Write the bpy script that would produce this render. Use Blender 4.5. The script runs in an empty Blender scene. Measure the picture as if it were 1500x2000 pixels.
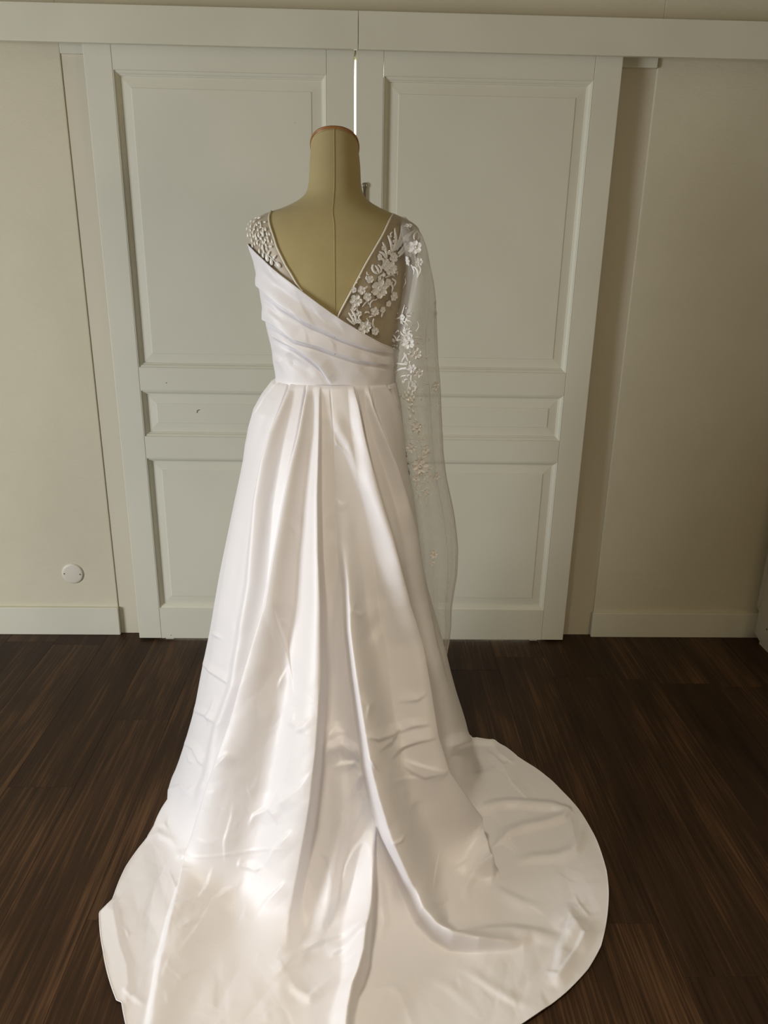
import bpy, bmesh, math, random
import numpy as np
from mathutils import Matrix, Vector
random.seed(7); RNG = np.random.default_rng(11)
S = bpy.context.scene
COL = S.collection
PI = math.pi

# ------------------------------------------------------------------ camera
F_PX, PITCH, ROLL, YAW, CAM_H = 1500.0, 0.3318, 0.0182, 0.0281, 1.4705
CAMP = np.array([0.0, 0.0, CAM_H])
FW = np.array([math.sin(YAW)*math.cos(PITCH), math.cos(YAW)*math.cos(PITCH), -math.sin(PITCH)])
_rt = np.array([math.cos(YAW), -math.sin(YAW), 0.0]); _up = np.cross(_rt, FW)
RT = math.cos(ROLL)*_rt + math.sin(ROLL)*_up
UP = math.cos(ROLL)*_up - math.sin(ROLL)*_rt
cd = bpy.data.cameras.new('camera'); cam = bpy.data.objects.new('camera', cd); COL.objects.link(cam)
cd.sensor_fit = 'VERTICAL'; cd.sensor_height = 36.0; cd.lens = 36.0*F_PX/2000.0
cd.clip_start = 0.05
cam.matrix_world = Matrix(((RT[0], UP[0], -FW[0], CAMP[0]), (RT[1], UP[1], -FW[1], CAMP[1]),
                           (RT[2], UP[2], -FW[2], CAMP[2]), (0, 0, 0, 1)))
S.camera = cam

# ------------------------------------------------------------------ exposure, world, lights
S.view_settings.view_transform = 'Standard'; S.view_settings.look = 'None'
S.view_settings.gamma = 1.0; S.view_settings.use_curve_mapping = False
S.view_settings.exposure = -0.28
w = bpy.data.worlds.new('world'); S.world = w; w.use_nodes = True
w.node_tree.nodes['Background'].inputs[0].default_value = (0.62, 0.74, 0.95, 1)
w.node_tree.nodes['Background'].inputs[1].default_value = 0.6

def area(name, loc, direction, sx, sy, power, col, spread=180):
    l = bpy.data.lights.new(name, 'AREA'); l.shape = 'RECTANGLE'; l.size = sx; l.size_y = sy
    l.energy = power; l.color = col; l.spread = math.radians(spread)
    o = bpy.data.objects.new(name, l); COL.objects.link(o)
    o.location = loc; o.rotation_euler = Vector(direction).to_track_quat('-Z', 'Z').to_euler()
    return o
# daylight through the left French window, the rear window, and the lit room beyond the doors
area('window_daylight_left', (-3.96, -0.05, 1.0), (1, 0.38, -0.26), 1.7, 1.3, 110, (0.955, 0.985, 1.0), 156)
area('window_daylight_right', (1.92, -0.75, 1.25), (-1, 0.55, -0.25), 0.2, 1.2, 19, (1.0, 0.76, 0.47))
area('added_fill_light', (-0.40, 0.62, 2.47), (0.12, 0.20, -1), 0.22, 0.22, 6.6, (1.0, 0.89, 0.70), 84)  # added fill light, no known lamp; brightens the train and warms the folds
area('beyond_daylight', (-0.9, 3.6, 1.5), (0.55, 1, 0), 0.8, 1.6, 300, (1, 0.98, 0.95))

# ------------------------------------------------------------------ projection helpers (metres <-> 1500x2000 frame)
def proj(P):
    d = np.asarray(P, float) - CAMP
    z = d @ FW
    return np.stack([750 + F_PX*(d @ RT)/z, 1000 - F_PX*(d @ UP)/z], -1)
def ray(px, py):
    return FW + RT*((px-750)/F_PX) + UP*((1000-py)/F_PX)
def onY(px, py, Y):
    r = ray(px, py); return CAMP + r*(Y/r[1])
def onZ(px, py, Z=0.0):
    r = ray(px, py); return CAMP + r*((Z-CAM_H)/r[2])

# ------------------------------------------------------------------ object helpers
def link(o, parent=None):
    COL.objects.link(o)
    if parent is not None:
        o.parent = parent; o.matrix_parent_inverse = parent.matrix_world.inverted()
    return o
def tag(o, label=None, cat=None, group=None, kind=None):
    if label: o['label'] = label
    if cat: o['category'] = cat
    if group: o['group'] = group
    if kind: o['kind'] = kind
    return o
def empty(name, loc=(0, 0, 0)):
    o = bpy.data.objects.new(name, None); o.location = loc; o.empty_display_size = 0.05
    COL.objects.link(o); o.matrix_world = Matrix.Translation(loc); return o
def mesh_np(name, V, Fc, mat, parent=None, smooth=True):
    """Fc: (n,4) or (n,3) int array"""
    V = np.asarray(V, np.float32); Fc = np.asarray(Fc, np.int32)
    me = bpy.data.meshes.new(name); n, k = Fc.shape
    me.vertices.add(len(V)); me.vertices.foreach_set('co', V.ravel())
    me.loops.add(n*k); me.loops.foreach_set('vertex_index', Fc.ravel())
    me.polygons.add(n); me.polygons.foreach_set('loop_start', np.arange(0, n*k, k, dtype=np.int32))
    me.polygons.foreach_set('loop_total', np.full(n, k, np.int32))
    me.polygons.foreach_set('use_smooth', np.full(n, smooth))
    me.update(calc_edges=True); me.validate()
    me.materials.append(mat)
    return link(bpy.data.objects.new(name, me), parent)
def gridF(nr, nc, wrap=False):
    r = np.arange(nr-1)[:, None]; c = np.arange(nc if wrap else nc-1)[None, :]
    c2 = (c+1) % nc
    return np.stack([r*nc+c, r*nc+c2, (r+1)*nc+c2, (r+1)*nc+c], -1).reshape(-1, 4)
def bm_obj(name, bm, mat, parent=None, smooth=False):
    me = bpy.data.meshes.new(name); bm.to_mesh(me); bm.free()
    for p in me.polygons: p.use_smooth = smooth
    me.materials.append(mat)
    return link(bpy.data.objects.new(name, me), parent)
def add_box(bm, x0, x1, y0, y1, z0, z1, bev=0.0):
    m = Matrix.Translation(((x0+x1)/2, (y0+y1)/2, (z0+z1)/2)) @ Matrix.Diagonal((abs(x1-x0), abs(y1-y0), abs(z1-z0), 1))
    r = bmesh.ops.create_cube(bm, size=1.0, matrix=m)
    if bev:
        es = list({e for v in r['verts'] for e in v.link_edges})
        bmesh.ops.bevel(bm, geom=es, offset=bev, segments=2, affect='EDGES', profile=0.6)
def box(name, x0, x1, y0, y1, z0, z1, mat, parent=None, bev=0.0):
    bm = bmesh.new(); add_box(bm, x0, x1, y0, y1, z0, z1, bev)
    return bm_obj(name, bm, mat, parent)
def tube_np(P, r, n=8):
    P = np.asarray(P, float); T = np.gradient(P, axis=0); T /= np.linalg.norm(T, axis=1)[:, None]+1e-9
    ref = np.array([0.13, 0.31, 0.94]); A = np.cross(T, ref); A /= np.linalg.norm(A, axis=1)[:, None]+1e-9
    B = np.cross(T, A); a = np.linspace(0, 2*PI, n, endpoint=False)
    r = np.broadcast_to(np.asarray(r, float), (len(P),))
    V = P[:, None] + r[:, None, None]*(A[:, None]*np.cos(a)[None, :, None] + B[:, None]*np.sin(a)[None, :, None])
    return V.reshape(-1, 3), gridF(len(P), n, True)

def resample(poly, n):
    poly = np.asarray(poly, float); d = np.r_[0, np.cumsum(np.hypot(*np.diff(poly, axis=0).T))]
    s = np.linspace(0, d[-1], n); return np.stack([np.interp(s, d, poly[:, k_]) for k_ in range(poly.shape[1])], -1)

# ------------------------------------------------------------------ materials
def mat(name, col, rough=0.5, spec=0.5, **kw):
    m = bpy.data.materials.new(name); m.use_nodes = True
    b = m.node_tree.nodes['Principled BSDF']
    b.inputs['Base Color'].default_value = (*col, 1); b.inputs['Roughness'].default_value = rough
    b.inputs['Specular IOR Level'].default_value = spec
    for k, v in kw.items(): b.inputs[k.replace('_', ' ')].default_value = v
    return m
def nd(m, t, **kw):
    n = m.node_tree.nodes.new(t)
    for k, v in kw.items(): setattr(n, k, v)
    return n
def bump(m, scale, strength, dist=0.002, detail=6, vec='Object', stretch=None, rough=0.6):
    nt = m.node_tree; b = nt.nodes['Principled BSDF']
    tc = nd(m, 'ShaderNodeTexCoord'); n = nd(m, 'ShaderNodeTexNoise')
    n.inputs['Scale'].default_value = scale; n.inputs['Detail'].default_value = detail; n.inputs['Roughness'].default_value = rough
    src = tc.outputs[vec]
    if stretch:
        mp = nd(m, 'ShaderNodeMapping'); mp.inputs['Scale'].default_value = stretch
        nt.links.new(src, mp.inputs[0]); src = mp.outputs[0]
    nt.links.new(src, n.inputs[0])
    bp = nd(m, 'ShaderNodeBump'); bp.inputs['Strength'].default_value = strength; bp.inputs['Distance'].default_value = dist
    nt.links.new(n.outputs[0], bp.inputs['Height'])
    prev = b.inputs['Normal'].links
    if prev: nt.links.new(prev[0].from_socket, bp.inputs['Normal'])
    nt.links.new(bp.outputs[0], b.inputs['Normal'])
    return m
def tint(m, c1, c2, scale, lo=0.35, hi=0.65, detail=4, stretch=None):
    nt = m.node_tree; b = nt.nodes['Principled BSDF']
    tc = nd(m, 'ShaderNodeTexCoord'); n = nd(m, 'ShaderNodeTexNoise'); n.inputs['Scale'].default_value = scale
    n.inputs['Detail'].default_value = detail; src = tc.outputs['Object']
    if stretch:
        mp = nd(m, 'ShaderNodeMapping'); mp.inputs['Scale'].default_value = stretch
        nt.links.new(src, mp.inputs[0]); src = mp.outputs[0]
    nt.links.new(src, n.inputs[0])
    cr = nd(m, 'ShaderNodeValToRGB'); e = cr.color_ramp.elements
    e[0].position = lo; e[0].color = (*c1, 1); e[1].position = hi; e[1].color = (*c2, 1)
    nt.links.new(n.outputs[0], cr.inputs[0]); nt.links.new(cr.outputs[0], b.inputs['Base Color'])
    return m
M = {}
M['door'] = bump(tint(mat('door_paint', (.7, .69, .63), .5, .4), (.735, .72, .61), (.765, .75, .64), 3), 90, .12, .0006)
M['wall'] = bump(bump(tint(mat('plaster', (.7, .64, .53), .75, .25), (.65, .605, .465), (.70, .65, .505), 2.2), 13, .34, .006, 8, 'Object', (1, 1, 2.6)), 120, .3, .0014)
M['wall_room'] = bump(mat('ochre_plaster', (.52, .46, .34), .75, .25), 16, .2, .004)
M['ceiling'] = bump(mat('ceiling_paint', (.56, .51, .39), .8, .2), 30, .2, .002)
M['trim'] = bump(tint(mat('trim_paint', (.74, .71, .63), .5, .4), (.71, .69, .575), (.75, .73, .615), 4), 60, .1, .0006)
M['casing'] = bump(mat('casing_paint', (.68, .63, .51), .55, .35), 50, .1, .0008)
M['plate'] = mat('plastic_plate', (.72, .68, .58), .4, .5)
M['metal'] = mat('brushed_metal', (.33, .30, .24), .32, .5, Metallic=1.0)
M['dark'] = mat('dark_hole', (.03, .025, .02), .8, .2)
M['furniture'] = bump(mat('white_laminate', (.74, .71, .63), .45, .45), 70, .06, .0005)
M['jersey'] = bump(bump(tint(mat('mannequin_jersey', (.5, .4, .2), .8, .15, Sheen_Weight=.15), (.41, .335, .165), (.46, .38, .19), 9), 500, .25, .0006), 6, .1, .006)
M['wood'] = tint(mat('cap_wood', (.34, .15, .05), .38, .5), (.26, .105, .03), (.42, .20, .07), 12, stretch=(1, 6, 6))
M['iron'] = mat('stand_iron', (.05, .05, .05), .4, .5, Metallic=.8)
def satin_mat():
    m = mat('ivory_satin', (.82, .795, .818), .48, .3, Metallic=.04)
    bump(m, 26, .16, .004, 5, 'Object', (1, 1, .55), .5)
    bump(m, 900, .10, .0004, 2)
    return m
M['satin'] = satin_mat()
M['lining'] = mat('hem_lining', (.83, .81, .80), .6, .3)
def sheer(name, col, dens):
    m = bpy.data.materials.new(name); m.use_nodes = True; nt = m.node_tree; nt.nodes.clear()
    o = nd(m, 'ShaderNodeOutputMaterial'); tr = nd(m, 'ShaderNodeBsdfTransparent'); df = nd(m, 'ShaderNodeBsdfDiffuse')
    tl = nd(m, 'ShaderNodeBsdfTranslucent'); a = nd(m, 'ShaderNodeMixShader'); b = nd(m, 'ShaderNodeMixShader')
    gl = nd(m, 'ShaderNodeBsdfGlossy'); gl.inputs['Roughness'].default_value = .35; gl.inputs[0].default_value = (*col, 1)
    g = nd(m, 'ShaderNodeMixShader'); g.inputs[0].default_value = .12
    df.inputs[0].default_value = (*col, 1); tl.inputs[0].default_value = (*col, 1)
    a.inputs[0].default_value = .35
    # fine net of threads, denser where seen edge-on
    lw = nd(m, 'ShaderNodeLayerWeight'); lw.inputs[0].default_value = .35
    tc = nd(m, 'ShaderNodeTexCoord'); ns = nd(m, 'ShaderNodeTexNoise'); ns.inputs['Scale'].default_value = 40
    mr = nd(m, 'ShaderNodeMapRange'); mr.inputs[1].default_value = 0.3; mr.inputs[2].default_value = .7
    mr.inputs[3].default_value = dens*.93; mr.inputs[4].default_value = dens*1.07
    ma = nd(m, 'ShaderNodeMath', operation='MULTIPLY_ADD'); ma.inputs[1].default_value = .35
    L = nt.links.new
    L(tc.outputs['Object'], ns.inputs[0]); L(ns.outputs[0], mr.inputs[0])
    L(lw.outputs['Facing'], ma.inputs[0]); L(mr.outputs[0], ma.inputs[2])
    L(df.outputs[0], a.inputs[1]); L(tl.outputs[0], a.inputs[2]); L(a.outputs[0], g.inputs[1]); L(gl.outputs[0], g.inputs[2])
    L(ma.outputs[0], b.inputs[0]); L(tr.outputs[0], b.inputs[1]); L(g.outputs[0], b.inputs[2]); L(b.outputs[0], o.inputs[0])
    return m
M['tulle'] = sheer('sheer_tulle', (.82, .79, .76), .23)
M['yoke'] = sheer('sheer_yoke_net', (.76, .69, .64), .40)
M['lace'] = bump(mat('lace_thread', (.88, .865, .85), .5, .5, Sheen_Weight=.2), 420, .5, .0012)
M['sequin'] = mat('pearl_sequin', (.92, .91, .87), .18, .9)
M['bead'] = mat('crystal_bead', (.95, .95, .93), .06, 1.0, Metallic=.5)
M['trimband'] = mat('neckline_binding', (.80, .76, .66), .45, .5)

def wood_floor():
    m = bpy.data.materials.new('dark_oak_plank'); m.use_nodes = True; nt = m.node_tree; L = nt.links.new
    b = nt.nodes['Principled BSDF']
    tc = nd(m, 'ShaderNodeTexCoord'); oi = nd(m, 'ShaderNodeObjectInfo')
    cm = nd(m, 'ShaderNodeCombineXYZ'); mu = nd(m, 'ShaderNodeMath', operation='MULTIPLY'); mu.inputs[1].default_value = 37.0
    L(oi.outputs['Random'], mu.inputs[0]); L(mu.outputs[0], cm.inputs[0]); L(mu.outputs[0], cm.inputs[1]); L(mu.outputs[0], cm.inputs[2])
    ad = nd(m, 'ShaderNodeVectorMath', operation='ADD'); L(tc.outputs['Object'], ad.inputs[0]); L(cm.outputs[0], ad.inputs[1])
    def noise(scale, st, det, dis=0.0):
        mp = nd(m, 'ShaderNodeMapping'); mp.inputs['Scale'].default_value = st; L(ad.outputs[0], mp.inputs[0])
        n = nd(m, 'ShaderNodeTexNoise'); n.inputs['Scale'].default_value = scale; n.inputs['Detail'].default_value = det
        n.inputs['Distortion'].default_value = dis; L(mp.outputs[0], n.inputs[0]); return n
    big = noise(3.2, (2.2, .55, 1), 4, .8); fine = noise(48, (3.4, .07, 1), 7, .4); mid = noise(9, (2.6, .16, 1), 5, .6)
    cr = nd(m, 'ShaderNodeValToRGB'); e = cr.color_ramp.elements
    e[0].position = .33; e[0].color = (.0165, .0080, .0034, 1); e[1].position = .68; e[1].color = (.118, .060, .027, 1)
    x = e.new(.52); x.color = (.041, .0205, .0095, 1)
    mx = nd(m, 'ShaderNodeMix'); mx.data_type = 'FLOAT'; mx.inputs[0].default_value = .5
    L(big.outputs[0], mx.inputs[2]); L(mid.outputs[0], mx.inputs[3])
    mx2 = nd(m, 'ShaderNodeMix'); mx2.data_type = 'FLOAT'; mx2.inputs[0].default_value = .46
    L(mx.outputs[0], mx2.inputs[2]); L(fine.outputs[0], mx2.inputs[3])
    sh = nd(m, 'ShaderNodeMath', operation='MULTIPLY_ADD'); sh.inputs[1].default_value = .10; sh.inputs[2].default_value = -.05
    L(oi.outputs['Random'], sh.inputs[0]); s2 = nd(m, 'ShaderNodeMath', operation='ADD'); L(sh.outputs[0], s2.inputs[0]); L(mx2.outputs[0], s2.inputs[1])
    L(s2.outputs[0], cr.inputs[0]); L(cr.outputs[0], b.inputs['Base Color'])
    rr = nd(m, 'ShaderNodeMapRange'); rr.inputs[3].default_value = .42; rr.inputs[4].default_value = .6; L(fine.outputs[0], rr.inputs[0]); L(rr.outputs[0], b.inputs['Roughness'])
    b.inputs['Specular IOR Level'].default_value = .2
    bp = nd(m, 'ShaderNodeBump'); bp.inputs['Strength'].default_value = .3; bp.inputs['Distance'].default_value = .0012
    L(fine.outputs[0], bp.inputs['Height']); L(bp.outputs[0], b.inputs['Normal'])
    return m
M['floor'] = wood_floor()

# ------------------------------------------------------------------ room shell
D = 2.6994                                   # front face of the sliding doors
WY = D + 0.056                               # plaster face of the far wall
GX, GAP, DW = -0.0385, 0.006, 0.83
XL, XR, YB = -4.0, 1.95, -3.3                # left wall, right wall, rear wall
ZC = 2.5
xl_cut = onY(235, 1225, WY)[0]; xr_cut = onY(1155, 1235, WY)[0]
# floor: bed + planks
fl = empty('floor'); tag(fl, kind='structure')
box('floor_bed', XL, XR, YB, WY+1.9, -.06, -.0085, M['dark'], fl)
PW = 0.189; px0 = onZ(15, 1537)[0]
ncol0 = math.floor((XL - px0)/PW)
k = ncol0
joint = {}
plank_me = {}
while px0 + k*PW < XR:
    a0, a1 = max(px0+k*PW, XL), min(px0+(k+1)*PW, XR)
    yj = {0: onZ(80, 1537)[1], 1: onZ(275, 1406)[1], 8: onZ(1240, 1803)[1], 10: onZ(1450, 1328)[1]}.get(k, None)
    if yj is None: yj = 0.2 + (0.413*k*2.9) % 1.22
    L_ = 1.22
    y = yj - math.ceil((yj-YB)/L_)*L_
    while y < WY + .25:
        y0, y1 = max(y, YB), min(y+L_, WY+.25)
        if y1-y0 > .03:
            bm = bmesh.new()
            g = .0003
            cx_, cy_ = (a0+a1)/2, (y0+y1)/2
            add_box(bm, a0+g-cx_, a1-g-cx_, y0+g-cy_, y1-g-cy_, -.0085, 0)
            top = [e for e in bm.edges if all(v.co.z > -.001 for v in e.verts)]
            bmesh.ops.bevel(bm, geom=top, offset=.0005, segments=1, affect='EDGES')
            o = bm_obj('plank', bm, M['floor'], None); o.location = (cx_, cy_, random.uniform(-.0002, .0002)); o.parent = fl
        y += L_
    k += 1

def struct(name, *a, **kw):
    o = box(name, *a, **kw); tag(o, kind='structure'); return o
# far wall: two plaster faces, head over the opening, recessed painted casings
OPEN_L, OPEN_R, HEAD = GX-.76, GX+.76, 2.056
wf = empty('wall_far', (0, WY, 0)); tag(wf, kind='structure')
box('plaster_face', XL, xl_cut, WY, WY+.14, 0, ZC, M['wall'], wf, .003)
box('plaster_face', xr_cut, XR, WY, WY+.14, 0, ZC, M['wall'], wf, .003)
zl = onY(135, 97, WY)[2]
box('plaster_face', xl_cut+.0005, xr_cut-.0005, WY, WY+.14, zl+.006, ZC, M['wall'], wf)
box('casing', xl_cut+.0006, OPEN_L, WY+.004, WY+.13, 0, zl+.005, M['casing'], wf, .002)
box('casing', OPEN_R, xr_cut-.00005, WY+.010, WY+.13, 0, zl+.005, M['casing'], wf)
box('head_trim', xl_cut+.004, xr_cut-.004, WY-.010, WY+.0095, zl-.012, zl+.03, M['trim'], wf, .002)
box('door_head', OPEN_L, OPEN_R, WY+.012, WY+.13, HEAD, zl+.004, M['casing'], wf)
for a_, b_ in ((OPEN_L-.03, OPEN_L-.0005), (OPEN_R+.0005, OPEN_R+.03)): box('added_light_stop', a_, b_, D+.0382, WY+.0098, .0005, HEAD, M['casing'], wf)  # added hidden strips that stop light leaking round the doors onto the casings
box('added_light_stop', OPEN_L-.03, OPEN_R+.03, D+.0382, WY+.0118, HEAD, 2.0575, M['casing'], wf)  # the same added light stop across the head
struct('wall_left', XL-.12, XL, YB, -1.0, 0, ZC, M['wall_room'])
wl = bpy.data.objects['wall_left']
box('wall_portion', XL-.12, XL, .9, WY+.14, 0, ZC, M['wall_room'], wl); box('wall_portion', XL-.12, XL, -1.0, .9, 2.15, ZC, M['wall_room'], wl)
struct('wall_right', XR, XR+.12, -.4, WY+.14, 0, ZC, M['wall_room'])
wr_ = bpy.data.objects['wall_right']
box('wall_portion', XR, XR+.12, YB, -1.1, 0, ZC, M['wall_room'], wr_)
box('wall_portion', XR, XR+.12, -1.1, -.4, 0, .55, M['wall_room'], wr_); box('wall_portion', XR, XR+.12, -1.1, -.4, 1.95, ZC, M['wall_room'], wr_)
struct('wall_rear', XL-.12, XR+.12, YB-.12, YB, 0, ZC, M['wall_room'])
struct('ceiling', XL-.12, XR+.12, YB-.12, WY+.14, ZC, ZC+.1, M['ceiling'])
def fill_fixture():  # made-up bezel around the added fill light, out of view
    t = empty('added_fill_fixture', (-.40, .62, ZC)); tag(t, 'round white bezel of an added, unseen fill light above the train', 'ceiling light')
    n = 40; a = np.linspace(0, 2*PI, n, endpoint=False); V = []
    for r, h in ((.165, -.0005), (.172, -.006), (.195, -.008), (.20, -.0005)): V += [(-.40+r*math.cos(x), .62+r*math.sin(x), ZC+h) for x in a]
    mesh_np('bezel', V, gridF(4, n, True), M['trim'], t)
fill_fixture()
# window frames (outside the picture, they let the daylight in)
def winframe(name, horiz, c, a0, a1, z0, z1):
    o = empty(name, (c, a0, z0) if not horiz else (a0, c, z0)); tag(o, kind='structure')
    def b(nm, p0, p1, q0, q1, dd=.03):
        if horiz: box(nm, p0, p1, c-dd, c+dd, q0, q1, M['trim'], o, .003)
        else: box(nm, c-dd, c+dd, p0, p1, q0, q1, M['trim'], o, .003)
    t = .05; mid = (a0+a1)/2
    b('jamb', a0, a0+t, z0, z1); b('jamb', a1-t, a1, z0, z1); b('mullion', mid-t/2, mid+t/2, z0+t, z1-t)
    b('rail', a0+t, a1-t, z0, z0+t); b('rail', a0+t, a1-t, z1-t, z1)
winframe('window_1', False, XL-.07, -1.0, .9, 0.0, 2.15)
winframe('window_2', False, XR+.07, -1.1, -.4, .55, 1.95)
# the bright room beyond the doors
bl = empty('wall_beyond', (0, WY+1.9, 0)); tag(bl, kind='structure')
box('plaster_face', -1.6, 1.6, WY+1.9, WY+2.0, 0, ZC, M['door'], bl)
box('plaster_face', -1.7, -1.6, WY+.14, WY+2.0, 0, ZC, M['door'], bl)
box('plaster_face', 1.6, 1.7, WY+.14, WY+2.0, 0, ZC, M['door'], bl)
box('plaster_face', -1.7, 1.7, WY+.14, WY+2.0, ZC, ZC+.1, M['door'], bl)

# baseboards
bbT = onY(100, 1187, WY-.014)[2]
def baseboard(name, x0, x1, zt):
    o = box(name, x0, x1, WY-.014, WY-.0002, 0.0005, zt, M['trim'], None, .0025); tag(o, kind='structure'); return o
baseboard('baseboard_left', XL+.002, onY(233, 1220, WY-.014)[0], bbT)
baseboard('baseboard_right', onY(1157, 1220, WY-.014)[0], XR-.002, onY(1300, 1199, WY-.014)[2])

# pelmet (two boards meeting over the door gap)
PY = D - 0.035
zt, zb_ = onY(700, 20.5, PY)[2], onY(700, 96, PY)[2]
xj = onY(700, 60, PY)[0]
for nm, x0, x1 in (('trim_1', XL+.001, xj-.0008), ('trim_2', xj+.0008, XR-.001)):
    o = box(nm, x0, x1, PY, PY+.018, zb_, zt, M['trim'], None, .0015); tag(o, kind='structure')
    box('pelmet_top', x0, x1, PY+.0185, WY-.0005, zt-.02, zt-.001, M['trim'], o)
    box('door_track', max(x0, GX-1.0), min(x1, GX+1.0), D+.008, D+.032, 2.062, zt-.0205, M['metal'], o)

# ------------------------------------------------------------------ sliding panel doors
ZP = [(.137, .738), (.816, .983), (1.061, 1.976)]
def door(name, side):
    x0 = GX + GAP/2 if side > 0 else GX - GAP/2 - DW
    x1 = x0 + DW; st = .086; y0, y1 = D, D+.038; zb, ztp = .010, 2.058
    o = empty(name, ((x0+x1)/2, D+.019, zb)); tag(o, kind='structure')
    box('stile', x0, x0+st-.0004, y0, y1, zb, ztp, M['door'], o, .0018)
    box('stile', x1-st+.0004, x1, y0, y1, zb, ztp, M['door'], o, .0018)
    rails = [(zb, ZP[0][0]), (ZP[0][1], ZP[1][0]), (ZP[1][1], ZP[2][0]), (ZP[2][1], ztp)]
    for a, b in rails: box('rail', x0+st+.0004, x1-st-.0004, y0+.0003, y1, a, b, M['door'], o, .0008)
    for a, b in ZP:
        X0, X1 = x0+st, x1-st
        # ovolo moulding: nested rings from the frame edge down into the field
        prof = [(0, .0002), (.0018, .0002), (.0028, .0042), (.0055, .0050), (.0095, .0080), (.0125, .0125), (.0150, .0132), (.0160, .0172)]
        V = []
        for d, dep in prof:
            V += [(X0+d, y0+dep, a+d), (X1-d, y0+dep, a+d), (X1-d, y0+dep, b-d), (X0+d, y0+dep, b-d)]
        o2 = mesh_np('moulding', V, gridF(len(prof), 4, True), M['door'], o, smooth=False)
        # raised and fielded panel: flat margin, slope up to the field
        d0 = .0158
        prof = [(d0, .0170), (d0+.003, .0170), (d0+.032, .0138), (d0+.0332, .0122), (d0+.036, .0120)]
        V = []
        for d, dep in prof:
            V += [(X0+d, y0+dep, a+d), (X1-d, y0+dep, a+d), (X1-d, y0+dep, b-d), (X0+d, y0+dep, b-d)]
        Fc = np.vstack([gridF(len(prof), 4, True), [[16, 17, 18, 19]]])
        V += [(X0, y1-.004, a), (X1, y1-.004, a), (X1, y1-.004, b), (X0, y1-.004, b)]
        Fc = np.vstack([Fc, [[20, 23, 22, 21]]])
        mesh_np('panel', V, Fc, M['door'], o, smooth=False)
    box('floor_guide', x0+(.10 if side < 0 else DW-.13), x0+(.13 if side < 0 else DW-.10), y0+.01, y0+.028, 0.0005, zb+.002, M['plate'], o)
    return o
door_l = door('door_1', -1)
door_r = door('door_2', 1)
# flat pull bar with an eye, on the right door
hp = onY(712.5, 362.5, D-.004)
def pull():
    h = empty('door_handle', (hp[0], D, hp[2])); h.parent = door_r; h.matrix_parent_inverse = door_r.matrix_world.inverted()
    a = np.linspace(0, 2*PI, 25); R = .0068
    V, Fc = tube_np(np.stack([hp[0]+R*np.cos(a), np.full(25, D-.006), hp[2]+R*np.sin(a)], -1), .0026, 8)
    V2, F2 = tube_np(np.array([(hp[0], D-.0005, hp[2]), (hp[0], D-.009, hp[2])]), .0028, 10)
    mesh_np('ring', V, Fc, M['metal'], h)
    bm = bmesh.new(); add_box(bm, hp[0]-.006, hp[0]+.006, D-.0075, D-.0008, hp[2]-.17, hp[2]-.0075, .0018)
    bm_obj('bar', bm, M['metal'], h)
    mesh_np('screw', np.vstack([V2, [[hp[0], D-.0095, hp[2]]]]), np.vstack([F2, [[len(V2), 10+i, 10+(i+1) % 10, 10+(i+1) % 10] for i in range(0)]]) if 0 else F2, M['plate'], h)
pull()

# small chips in the paint of the left door
def chip(px, py, r, a=0.0):
    P = onY(px, py, D-.0004); n = 9; q_ = np.linspace(0, 2*PI, n, endpoint=False); V = []
    for k_, (f, y) in enumerate(((1, .0006), (.6, -.0003), (.01, -.0004))):
        V += [(P[0]+f*r*math.cos(x+a)*(1+.3*math.sin(3*x)), D-.0003+y, P[2]+f*r*.8*math.sin(x+a)) for x in q_]
    mesh_np('paint_chip', V, gridF(3, n, True), M['chip'], door_l)
M['chip'] = mat('chipped_undercoat', (.16, .14, .11), .8, .2)
for c_ in ((325, 748, .0022), (577, 240, .0012), (334, 1241, .0022)): chip(*c_)
P_ = [onY(x, y, D+.0112) for x, y in ((384.5, 806), (385.5, 801.5), (390, 800.5))]
V, Fc = tube_np(resample(np.array(P_), 10), .0012, 6); mesh_np('paint_scratch', V, Fc, M['chip'], door_l)

# blank wall plate, left wall
pp = onY(142, 1120, WY)
def plate():
    t = empty('blank_wall_plate', (pp[0], WY, pp[2]))
    tag(t, 'round cream blanking plate with two screws low on the left wall', 'wall plate')
    prof = [(0, .0060), (.030, .0060), (.037, .0052), (.0405, .0035), (.0415, .0002)]; n = 40
    a = np.linspace(0, 2*PI, n, endpoint=False); V = []
    for r, h in prof: V += [(pp[0]+r*math.cos(x), WY-h, pp[2]+r*math.sin(x)) for x in a]
    mesh_np('cover_disc', V, gridF(len(prof), n, True), M['plate'], t)
    for s in (-1, 1):
        prof = [(.0001, .0072), (.002, .0072), (.0026, .0060)]; V = []
        for r, h in prof: V += [(pp[0]+s*.030+r*math.cos(x), WY-h, pp[2]-.001*s+r*math.sin(x)) for x in a[::4]]
        mesh_np('screw', V, gridF(3, 10, True), M['iron'], t)
plate()

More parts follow.
